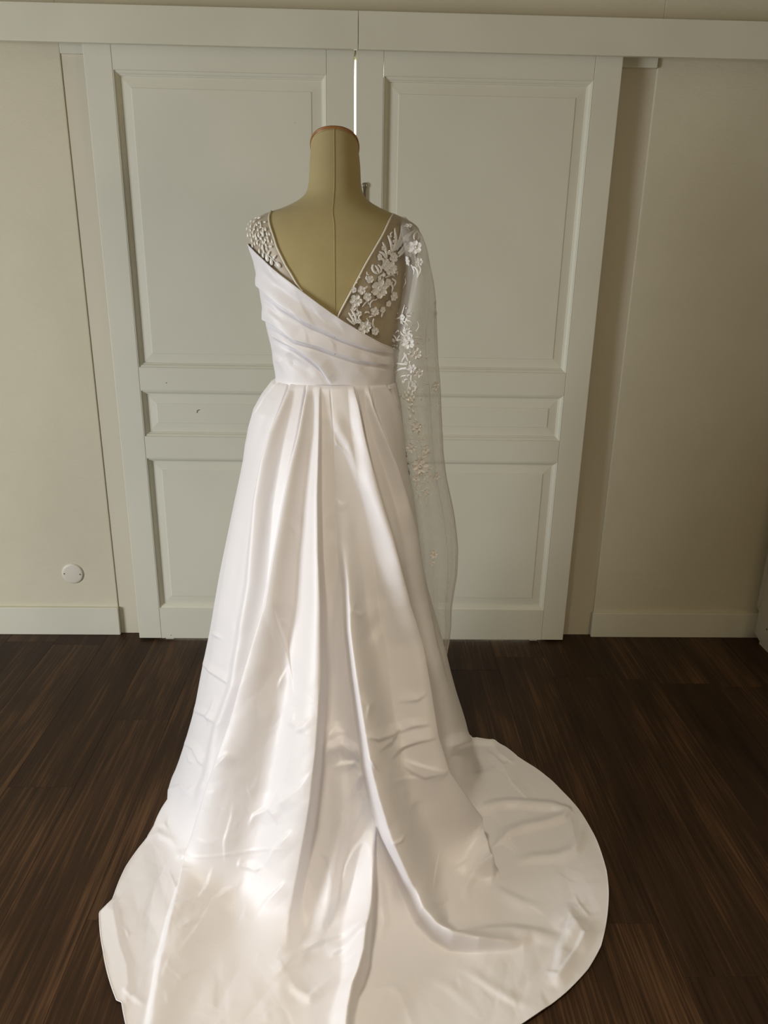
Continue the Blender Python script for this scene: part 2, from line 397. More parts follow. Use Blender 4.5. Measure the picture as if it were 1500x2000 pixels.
# tall white cabinet at the right edge, its side notched over the baseboard
def cabinet():
    ft = onZ(1482, 1257); x0 = ft[0]; yb = WY-.0006; th = .018; yf = yb-.42; H = 2.0; wd = XR-.03-x0
    t = empty('cabinet', (x0+wd/2, (yb+yf)/2, 0))
    tag(t, 'tall white laminate cabinet at the right edge, its side notched over the baseboard', 'cabinet')
    nb = WY-.016; nh = bbT+.006; ch = .022
    prof = [(yf, .0005), (ft[1]-.002, .0005), (ft[1]-.002, .012), (nb, .024), (nb, nh), (yb, nh+.004), (yb, H), (yf, H)]
    for nm, xs_ in (('side_panel', x0), ('side_panel', x0+wd-th)):
        bm = bmesh.new()
        A = [bm.verts.new((xs_, y, z)) for y, z in prof]; B = [bm.verts.new((xs_+th, y, z)) for y, z in prof]
        bm.faces.new(A); bm.faces.new(B[::-1])
        for i in range(len(prof)): bm.faces.new((A[i], B[i], B[(i+1) % len(prof)], A[(i+1) % len(prof)]))
        bmesh.ops.recalc_face_normals(bm, faces=bm.faces); bm_obj(nm, bm, M['furniture'], t)
    # proud strip along the rear edge of the visible side
    box('edge_strip', x0-.004, x0+.0002, yb-.022, yb-.0006, nh+.012, H, M['furniture'], t, .0015)
    box('top_panel', x0+th+.0005, x0+wd-th-.0005, yf, yb, H-th, H, M['furniture'], t, .001)
    for z in (.08, .55, 1.0, 1.45): box('shelf', x0+th+.0005, x0+wd-th-.0005, yf+.01, yb-.018, z, z+th, M['furniture'], t, .001)
    box('back_panel', x0+th+.0005, x0+wd-th-.0005, nb-.004, nb-.0002, .09, H-th-.001, M['furniture'], t)
    hpnt = onY(1497.5, 1229, 1.0); r = ray(1497.5, 1229); P = CAMP + r*((x0-.0006)/r[0])
    a = np.linspace(0, 2*PI, 16, endpoint=False); V = []
    for rr in (.0001, .0042): V += [(x0-.0006, P[1]+rr*math.cos(x), P[2]+rr*math.sin(x)) for x in a]
    mesh_np('peg_hole', V, gridF(2, 16, True), M['dark'], t)
    V = []
    for rr in (.0042, .0056): V += [(x0-.0008, P[1]+rr*math.cos(x), P[2]+rr*math.sin(x)) for x in a]
    mesh_np('hole_rim', V, gridF(2, 16, True), M['furniture'], t)
cabinet()

# ------------------------------------------------------------------ dress form
AY = 1.90
SIL = [  # row, left, right of the form as it shows from behind
 (290, 607.5, 700), (320, 605, 703.5), (357, 603.5, 705), (372, 600.5, 707.5), (381, 596, 711), (388, 589, 717), (395, 579, 725),
 (402, 566, 738), (408, 553, 750), (414, 534, 765), (420, 519, 779), (427, 507, 795), (434, 497, 808), (442, 490, 815.5), (454, 487, 819.5),
 (470, 488.5, 819), (484, 491.5, 816), (515, 500, 809), (546, 507, 803), (595, 515.5, 795), (650, 527, 783.5), (687, 535.5, 775.5),
 (702, 537, 774), (727, 541, 770), (745, 543, 768), (775, 545, 764), (830, 552, 756), (900, 556, 752)]
BD = [(290, .053), (357, .056), (381, .061), (395, .068), (414, .080), (434, .092), (470, .108), (520, .120), (560, .124), (620, .118), (700, .104), (745, .101), (830, .098), (900, .095)]
zs, ca, cc = [], [], []
for py, l, r in SIL:
    A_, B_ = onY(l, py, AY), onY(r, py, AY)
    zs.append((A_[2]+B_[2])/2); ca.append((B_[0]-A_[0])/2); cc.append((A_[0]+B_[0])/2)
zs, ca, cc = map(np.array, (zs, ca, cc))
bz = np.array([onY(654, p, AY)[2] for p, _ in BD]); bb = np.array([b for _, b in BD])
o_ = np.argsort(zs)
def smooth1(v, n):
    kk = np.hanning(n+2)[1:-1]; kk /= kk.sum(); return np.convolve(np.pad(v, n//2, mode='edge'), kk, 'valid')[:len(v)]
ZT = np.linspace(zs.min(), zs.max(), 700)
TA = smooth1(np.interp(ZT, zs[o_], ca[o_]), 13); TC = smooth1(np.interp(ZT, zs[o_], cc[o_]), 31)
TB = smooth1(np.interp(ZT, bz[::-1], bb[::-1]), 41)
def torso(phi, z, off=0.0):
    """phi: 0 right, -pi/2 towards the camera"""
    a, c, b = np.interp(z, ZT, TA), np.interp(z, ZT, TC), np.interp(z, ZT, TB)
    n = 2.25; e = 2/n
    cs, sn = np.cos(phi), np.sin(phi)
    x = c + (a+off)*np.sign(cs)*np.abs(cs)**e
    y = AY + (b+off)*np.sign(sn)*np.abs(sn)**e
    return np.stack([x, y, np.broadcast_to(z, x.shape)], -1)
ZNECK = zs.max()
form = empty('dress_form', (float(TC[0]), AY, 0))
tag(form, 'beige jersey dress form with wood-rimmed neck cap under the wedding dress', 'mannequin')
def tilt(P):
    """slanted neck top: the nape stands higher than the throat"""
    wgt = np.clip((P[..., 2]-(ZNECK-.035))/.035, 0, 1)**1.5
    Q = P.copy(); Q[..., 2] += wgt*.62*(AY-P[..., 1])
    return Q
nph = 160
ph = np.linspace(0, 2*PI, nph, endpoint=False)
ZV = np.linspace(ZT[0], ZT[-1], 260)
G = tilt(torso(ph[None, :], ZV[:, None]))
mesh_np('torso', G.reshape(-1, 3), gridF(260, nph, True), M['jersey'], form)
# centre-back seam
zz = np.linspace(ZT[0], ZNECK, 80); sm = tilt(torso(np.full(80, -PI/2+.01), zz, .0002))
V, Fc = tube_np(sm, .0011, 6); mesh_np('back_seam', V, Fc, M['jersey'], form)
# neck cap: turned wood disc with dark lower groove
def cap_ring(sc, dz):
    P = torso(ph, np.full(nph, ZNECK)); ctr = np.array([P[:, 0].mean(), AY, ZNECK])
    Q = ctr + (P-ctr)*np.array([sc, sc, 1]); Q = tilt(Q); nrm = np.array([0, .527, .85]); return Q + nrm*dz
rings = [(.99, -.002), (.99, .0012), (1.03, .0016), (1.045, .0035), (1.035, .0065), (.98, .0085), (.7, .013), (.35, .016), (.01, .017)]
V = np.concatenate([cap_ring(*r) for r in rings])
mesh_np('neck_cap', V, gridF(len(rings), nph, True), M['wood'], form)
# pole and base under the skirt
tx = float(np.interp(1.0, ZT, TC))
V, Fc = tube_np(np.array([(tx, AY, .03), (tx, AY, .5), (tx, AY, ZT[0]+.02)]), .014, 16); mesh_np('stand_pole', V, Fc, M['iron'], form)
prof = [(.0001, .035), (.03, .034), (.12, .018), (.155, .010), (.158, .0015), (.0001, .0015)]; V = []
for r, h in prof: V += [(tx+r*math.cos(x), AY+r*math.sin(x), h) for x in ph[::4]]
mesh_np('stand_base', V, gridF(len(prof), 40, True), M['iron'], form)

# ------------------------------------------------------------------ fold features shared by bodice and skirt
def fold_height(Pxy, feats):
    H = np.zeros(len(Pxy))
    for pts, kind in feats:
        pts = np.array(pts, float); mw = pts[:, 3:5].max()+2
        mw *= 1.8 if kind == 'c' else 1; lo, hi = pts[:, :2].min(0)-mw, pts[:, :2].max(0)+mw
        idx = np.nonzero((Pxy[:, 0] > lo[0]) & (Pxy[:, 0] < hi[0]) & (Pxy[:, 1] > lo[1]) & (Pxy[:, 1] < hi[1]))[0]
        if len(idx) == 0: continue
        Q = Pxy[idx]; best = np.full(len(idx), 1e9); hb = np.zeros(len(idx))
        for i in range(len(pts)-1):
            A, B = pts[i], pts[i+1]; d = B[:2]-A[:2]; L2 = d @ d+1e-9
            t = np.clip(((Q-A[:2]) @ d)/L2, 0, 1)
            C = A[:2]+t[:, None]*d; dv = Q-C; dist = np.hypot(dv[:, 0], dv[:, 1])
            s = (d[1]*dv[:, 0]-d[0]*dv[:, 1])
            par = A[2:]+t[:, None]*(B[2:]-A[2:])
            wd = np.where(s < 0, par[:, 1], par[:, 2])
            if kind == 'c': wd = np.where(wd > 6, wd*1.7, wd)
            u = np.clip(dist/np.maximum(wd, .5), 0, 1)
            f = (1-u)**1.12 if kind == 'c' else 1-u*u*(3-2*u)
            upd = dist < best
            best = np.where(upd, dist, best); hb = np.where(upd, par[:, 0]*f, hb)
        H[idx] += hb
    return H*.001
def FT(pts, wl, wr, kind='r', k=1.0):
    """pts: (x, y, mm[, wl, wr]) running down the cloth; wl / wr: reach to picture left / right"""
    if wl == 0: k = 2.9
    return ([(p[0], p[1], p[2]*k, p[3], p[4]) if len(p) == 5 else (*p, wl, wr) for p in pts], kind)
def normals(G, wrapc=False):
    if wrapc:
        du = np.roll(G, -1, 1)-np.roll(G, 1, 1)
    else: du = np.gradient(G, axis=1)
    dv = np.gradient(G, axis=0); n = np.cross(du, dv); n /= np.linalg.norm(n, axis=-1)[..., None]+1e-12
    return n

# ------------------------------------------------------------------ wedding dress
dress = empty('wedding_dress', (float(TC[0]), AY, 0))
tag(dress, 'white satin wedding gown with lace shoulders, one sheer sleeve and a long train', 'dress')

EDGE = np.array([(480, 470), (487.5, 478), (501, 493), (547, 536), (587, 567), (624, 595), (661, 622), (698, 645), (741, 670), (775, 684), (800, 692)], float)
NECK_L = np.array([(532, 411), (527, 415), (525, 424), (526, 438), (532, 454), (541, 484), (558, 518), (581, 557), (592, 571)], float)
NECK_R = np.array([(769, 416), (765, 421), (747, 460), (716, 512), (695, 552), (676, 587), (659, 619), (655, 628)], float)

# bodice: column grid from the waist seam to the wrapped upper edge
WAIST_Z = onY(654, 745, AY)[2]
nc, nr = 520, 220
phb = np.linspace(0, 2*PI, nc, endpoint=False)
ztop = np.zeros(nc)
zsamp = np.linspace(WAIST_Z+.01, onY(654, 455, AY)[2], 500)
for i, p in enumerate(phb):
    pb = -p if math.sin(p) > 0 else p            # the front mirrors the back
    P = torso(np.full(500, pb), zsamp, .004); q = proj(P)
    below = q[:, 1] > np.interp(q[:, 0], EDGE[:, 0], EDGE[:, 1])
    j = np.argmax(~below) if (~below).any() else 499
    ztop[i] = zsamp[j]
ztop = np.convolve(np.concatenate([ztop[-4:], ztop, ztop[:4]]), np.ones(9)/9, 'valid')
t = np.linspace(0, 1, nr)[:, None]
ZB = (WAIST_Z-.006)*(1-t) + ztop[None, :]*t
off = .0045 + .0035*np.exp(-((t-0)/.03)**2)
G = torso(np.broadcast_to(phb[None, :], ZB.shape), ZB, off)
N = -normals(G, True)
if (N[:, :, 1]*(G[:, :, 1]-AY)).mean() < 0: N = -N
q = proj(G.reshape(-1, 3)).reshape(nr, nc, 2)
BF = [
 FT([(487, 480, 2.5), (547, 538, 2.5), (624, 597, 2.5), (698, 647, 2.5), (745, 672, 2)], 22, 22),
 FT([(500, 552, 5), (547, 594, 6.5), (600, 628, 6), (667, 660, 5), (716, 678, 4), (750, 687, 3)], 2.5, 26),
 FT([(512, 620, 5), (544, 638, 6), (578, 661, 6.5), (630, 677, 6), (655, 687, 5.5), (701, 703, 4), (752, 711, 3)], 2.5, 26),
 FT([(530, 655, 0), (555, 668, 4), (575, 677, 5.5), (600, 693, 6), (624, 714, 6), (639, 737, 4), (648, 750, 1)], 3, 28),
 FT([(572, 560, 0), (590, 600, 2.6), (608, 628, 2.4), (618, 640, 0)], 18, 6, 'c'),
 FT([(606, 590, 0), (622, 612, 3), (640, 630, 0)], 5, 14, 'c'),
 FT([(650, 620, 0), (664, 632, 2.6), (680, 655, 0)], 6, 12, 'c'),
 FT([(640, 655, 0), (651, 672, 2.5), (656, 690, 0)], 10, 4, 'c'),
 FT([(592, 640, 0), (600, 660, 2.8), (606, 676, 0)], 10, 5, 'c'),
 FT([(536, 690, 0), (546, 705, 3), (552, 722, 1), (560, 740, 0)], 10, 8),
 FT([(560, 690, 0), (575, 708, -3), (598, 722, -2), (612, 738, 0)], 14, 14),
 FT([(690, 690, 0), (715, 715, -2), (740, 735, 0)], 18, 18),
 FT([(520, 500, 0), (530, 530, 2.5), (545, 560, 0)], 12, 12),
 FT([(560, 590, 0), (580, 612, 2), (592, 640, 0)], 6, 14, 'c'),
 FT([(512, 590, 0), (530, 612, 3), (560, 635, 0)], 14, 5),
]
wv = np.clip(((CAMP-G)*N).sum(-1)*3, 0, 1)
for f in (1, 2, 3):                                   # hollow tucked under each pleat
    BF.append(([(p[0]-1.5, p[1]+4.5, -.42*p[2], 11, 2) for p in BF[f][0]], 'r'))
H = (1.6*fold_height(q.reshape(-1, 2), [f for f in BF if f[1] == 'r'])+.7*fold_height(q.reshape(-1, 2), [f for f in BF if f[1] == 'c'])).reshape(nr, nc)
damp = np.clip(t/.04, 0, 1)
H = H*wv*damp
nz = sum(np.sin(phb[None, :]*f+fp+ZB*g)*a for f, fp, g, a in ((9, .3, 55, .5), (14, 1.7, -80, .4), (21, .2, 95, .22)))*.0005
G = G+N*(np.maximum(H, -.0036)+nz*damp)[..., None]
mesh_np('bodice', G.reshape(-1, 3), gridF(nr, nc, True)[:, ::-1], M['satin'], dress)
# folded upper edge and waist piping
E_ = G[-1]; V, Fc = tube_np(np.vstack([E_, E_[:1]]), .0014, 6); mesh_np('bodice_edge', V, Fc, M['satin'], dress)
WZ = torso(phb, np.full(nc, WAIST_Z-.006), .0085); V, Fc = tube_np(np.vstack([WZ, WZ[:1]]), .0016, 6); mesh_np('waist_piping', V, Fc, M['satin'], dress)

# sheer yokes over both shoulders (back and, mirrored, front)
def inpoly(x, y, poly):
    inside = np.zeros(x.shape, bool); j = len(poly)-1
    for i in range(len(poly)):
        xi, yi = poly[i]; xj_, yj_ = poly[j]
        c = ((yi > y) != (yj_ > y)) & (x < (xj_-xi)*(y-yi)/(yj_-yi+1e-12)+xi); inside ^= c; j = i
    return inside
nY, nP = 420, 720
phy = np.linspace(0, 2*PI, nP, endpoint=False)
zy = np.linspace(onY(654, 700, AY)[2], onY(654, 398, AY)[2], nY)
GY = torso(np.broadcast_to(phy[None, :], (nY, nP)), np.broadcast_to(zy[:, None], (nY, nP)), .0022)
GM = GY.copy(); GM[..., 1] = np.where(GM[..., 1] > AY, 2*AY-GM[..., 1], GM[..., 1])
qm = proj(GM.reshape(-1, 3)).reshape(nY, nP, 2)
polyL = [tuple(p) for p in NECK_L] + [(600, 582), (587, 571), (547, 540), (501, 497), (470, 470), (455, 420), (500, 395)]
polyR = [tuple(p) for p in NECK_R] + [(661, 626), (698, 649), (741, 675), (775, 690), (860, 700), (860, 420), (790, 400)]
def yoke(poly):
    msk = inpoly(qm[..., 0], qm[..., 1], poly).ravel()
    Fc = gridF(nY, nP, True); Fc = Fc[msk[Fc].all(1)]
    used = np.unique(Fc); mp = np.zeros(nY*nP, int); mp[used] = np.arange(len(used))
    return mesh_np('shoulder_yoke', GY.reshape(-1, 3)[used], mp[Fc], M['yoke'], dress)
YOKE_L = yoke(polyL); YOKE_R = yoke(polyR)
# picture -> surface lookup on the back of the torso
back = GY[..., 1] < AY+.004
qb = proj(GY.reshape(-1, 3)); qb[~back.ravel()] = 1e6
GYf = GY.reshape(-1, 3); NYf = normals(GY, True).reshape(-1, 3)
sgn = np.sign((NYf*(GYf-np.array([TC.mean(), AY, 0]))*np.array([1, 1, 0])).sum(-1)); NYf = NYf*sgn[:, None]
def hit_torso(px, py):
    i = np.argmin((qb[:, 0]-px)**2+(qb[:, 1]-py)**2); return GYf[i], NYf[i]
for nk in (NECK_L, NECK_R):
    R = resample(nk, 60); P = np.array([hit_torso(*p)[0]+hit_torso(*p)[1]*.0012 for p in R])
    for k_ in range(3): P[:, k_] = smooth1(P[:, k_], 9)
    V, Fc = tube_np(P, .0021, 8); mesh_np('neckline_binding', V, Fc, M['trimband'], dress)

# ---- skirt and train -------------------------------------------------
LEFT = [(541, 742), (528, 750), (509, 775), (493.6, 803), (483, 840), (477, 873), (475, 898), (469, 929), (457, 981), (444.5, 1045), (432, 1103), (421, 1165), (410, 1237), (396.6, 1294), (381, 1386), (361, 1452), (330, 1552)]
RIGHT = [(768, 742), (775, 752), (783, 790), (788, 835), (793, 890), (800, 940), (810, 977), (815, 1019), (820, 1062), (824, 1101), (831, 1138), (842, 1178), (856, 1223), (870, 1275), (896, 1378), (921, 1446)]
def sidep(pts):
    P = np.array([onY(x, y, AY-.02) for x, y in pts]); return P[:, 2], P[:, 0]
zl_, xl_ = sidep(LEFT); zr_, xr_ = sidep(RIGHT)
CX0 = float(np.interp(WAIST_Z, ZT, TC))
def rL(z): return CX0-np.interp(z, zl_[::-1], xl_[::-1])
def rR(z): return np.interp(z, zr_[::-1], xr_[::-1])-CX0
BZ = np.array([0, .12, .30, .50, .70, .90, 1.0, 1.05, 1.09, 1.13, 1.5]); BR = np.array([.54, .47, .395, .325, .262, .205, .172, .152, .132, .112, .108])
def rB(z): return np.interp(z*1.115/WAIST_Z, BZ, BR)
HEM = [(921, 1447), (964, 1448.5), (986, 1459.6), (1011, 1479), (1058, 1510), (1094, 1542), (1130, 1582), (1162, 1636), (1184, 1701), (1188, 1744), (1184, 1798),
       (1173, 1848), (1148, 1892), (1105, 1938), (1058, 1974), (1018, 2000), (960, 2032), (880, 2062), (780, 2085), (660, 2096), (520, 2098), (400, 2085), (310, 2062), (256, 2030),
       (246, 2000), (238, 1958), (228, 1954), (214, 1914), (201.6, 1857), (194.4, 1783), (219.6, 1759.6), (246.6, 1693), (288, 1637), (301, 1613), (328, 1560), (345, 1500)]
hp_ = np.array([onZ(x, y, .004)[:2] for x, y in HEM]) - np.array([CX0, AY])
hth = np.unwrap(np.arctan2(hp_[:, 1], hp_[:, 0])); hr = np.hypot(hp_[:, 0], hp_[:, 1])
hth = np.minimum.accumulate(hth)                    # clockwise seen from above: right -> rear -> left
# columns: fine over the side facing the lens, coarse at the front
thB = np.linspace(math.radians(22), math.radians(-202), 900); thF = np.linspace(math.radians(-202), math.radians(-338), 70)[1:-1]
TH = np.concatenate([thB, thF]); NCs = len(TH); NRs = 640
def base_r(th, z):
    c, s = np.cos(th), np.sin(th)
    rx = np.where(c > 0, rR(z), rL(z)); ry = np.where(s < 0, rB(z), rB(z)*.62+.05)
    return 1/np.sqrt((c/rx)**2+(s/ry)**2)
GS = np.zeros((NRs, NCs, 3))
zk = np.concatenate([np.linspace(WAIST_Z+.004, WAIST_Z-.12, 40), np.linspace(WAIST_Z-.12, .0, 90)[1:]])
kern = np.hanning(123)[1:-1]; kern /= kern.sum()
hs = np.argsort(hth)
for i, th in enumerate(TH):
    r = base_r(np.full(len(zk), th), zk); Rt = r[-1]; r[0] *= .93; r[1] *= .985
    tm = th if th > math.radians(-270) else th+2*PI
    if hth[-1] <= tm <= hth[0]: Rh = max(np.interp(tm, hth[hs], hr[hs]), Rt*1.001)
    else:
        dl, dr = (hth[-1]-tm) % (2*PI), (tm-hth[0]) % (2*PI)
        e_, dd = (hr[-1], dl) if dl < dr else (hr[0], dr)
        k_ = min(1, dd/.35); k_ = k_*k_*(3-2*k_); Rh = max(e_*(1-k_)+Rt*k_, Rt*1.001)
    if Rh > Rt: rr = np.concatenate([r, np.linspace(Rt, Rh, 30)[1:]]); z_ = np.concatenate([zk, np.zeros(29)])
    else:
        kp = r <= Rh; rr = np.where(kp, r, Rh); z_ = zk
    d = np.r_[0, np.cumsum(np.hypot(np.diff(rr), np.diff(z_)))]
    s = np.linspace(0, d[-1], NRs); R_ = np.interp(s, d, rr); Z_ = np.interp(s, d, z_)
    Rp = np.convolve(np.pad(R_, 60, mode='reflect', reflect_type='odd'), kern, 'valid'); Zp = np.convolve(np.pad(Z_, 60, mode='reflect', reflect_type='odd'), kern, 'valid')
    wq = np.clip((np.arange(NRs)-60)/160., 0, 1)
    R_ = R_*(1-wq)+Rp*wq; Z_ = Z_*(1-wq)+Zp*wq
    GS[:, i, 0] = CX0+R_*math.cos(th); GS[:, i, 1] = AY+R_*math.sin(th); GS[:, i, 2] = np.maximum(Z_, 0)+.004
NS = normals(GS, True); NS *= np.sign((NS[..., 2:3]+1e-6)) if NS[-1, 450, 2] < 0 and False else 1
if NS[-5, 450, 2] < 0: NS = -NS
q = proj(GS.reshape(-1, 3))
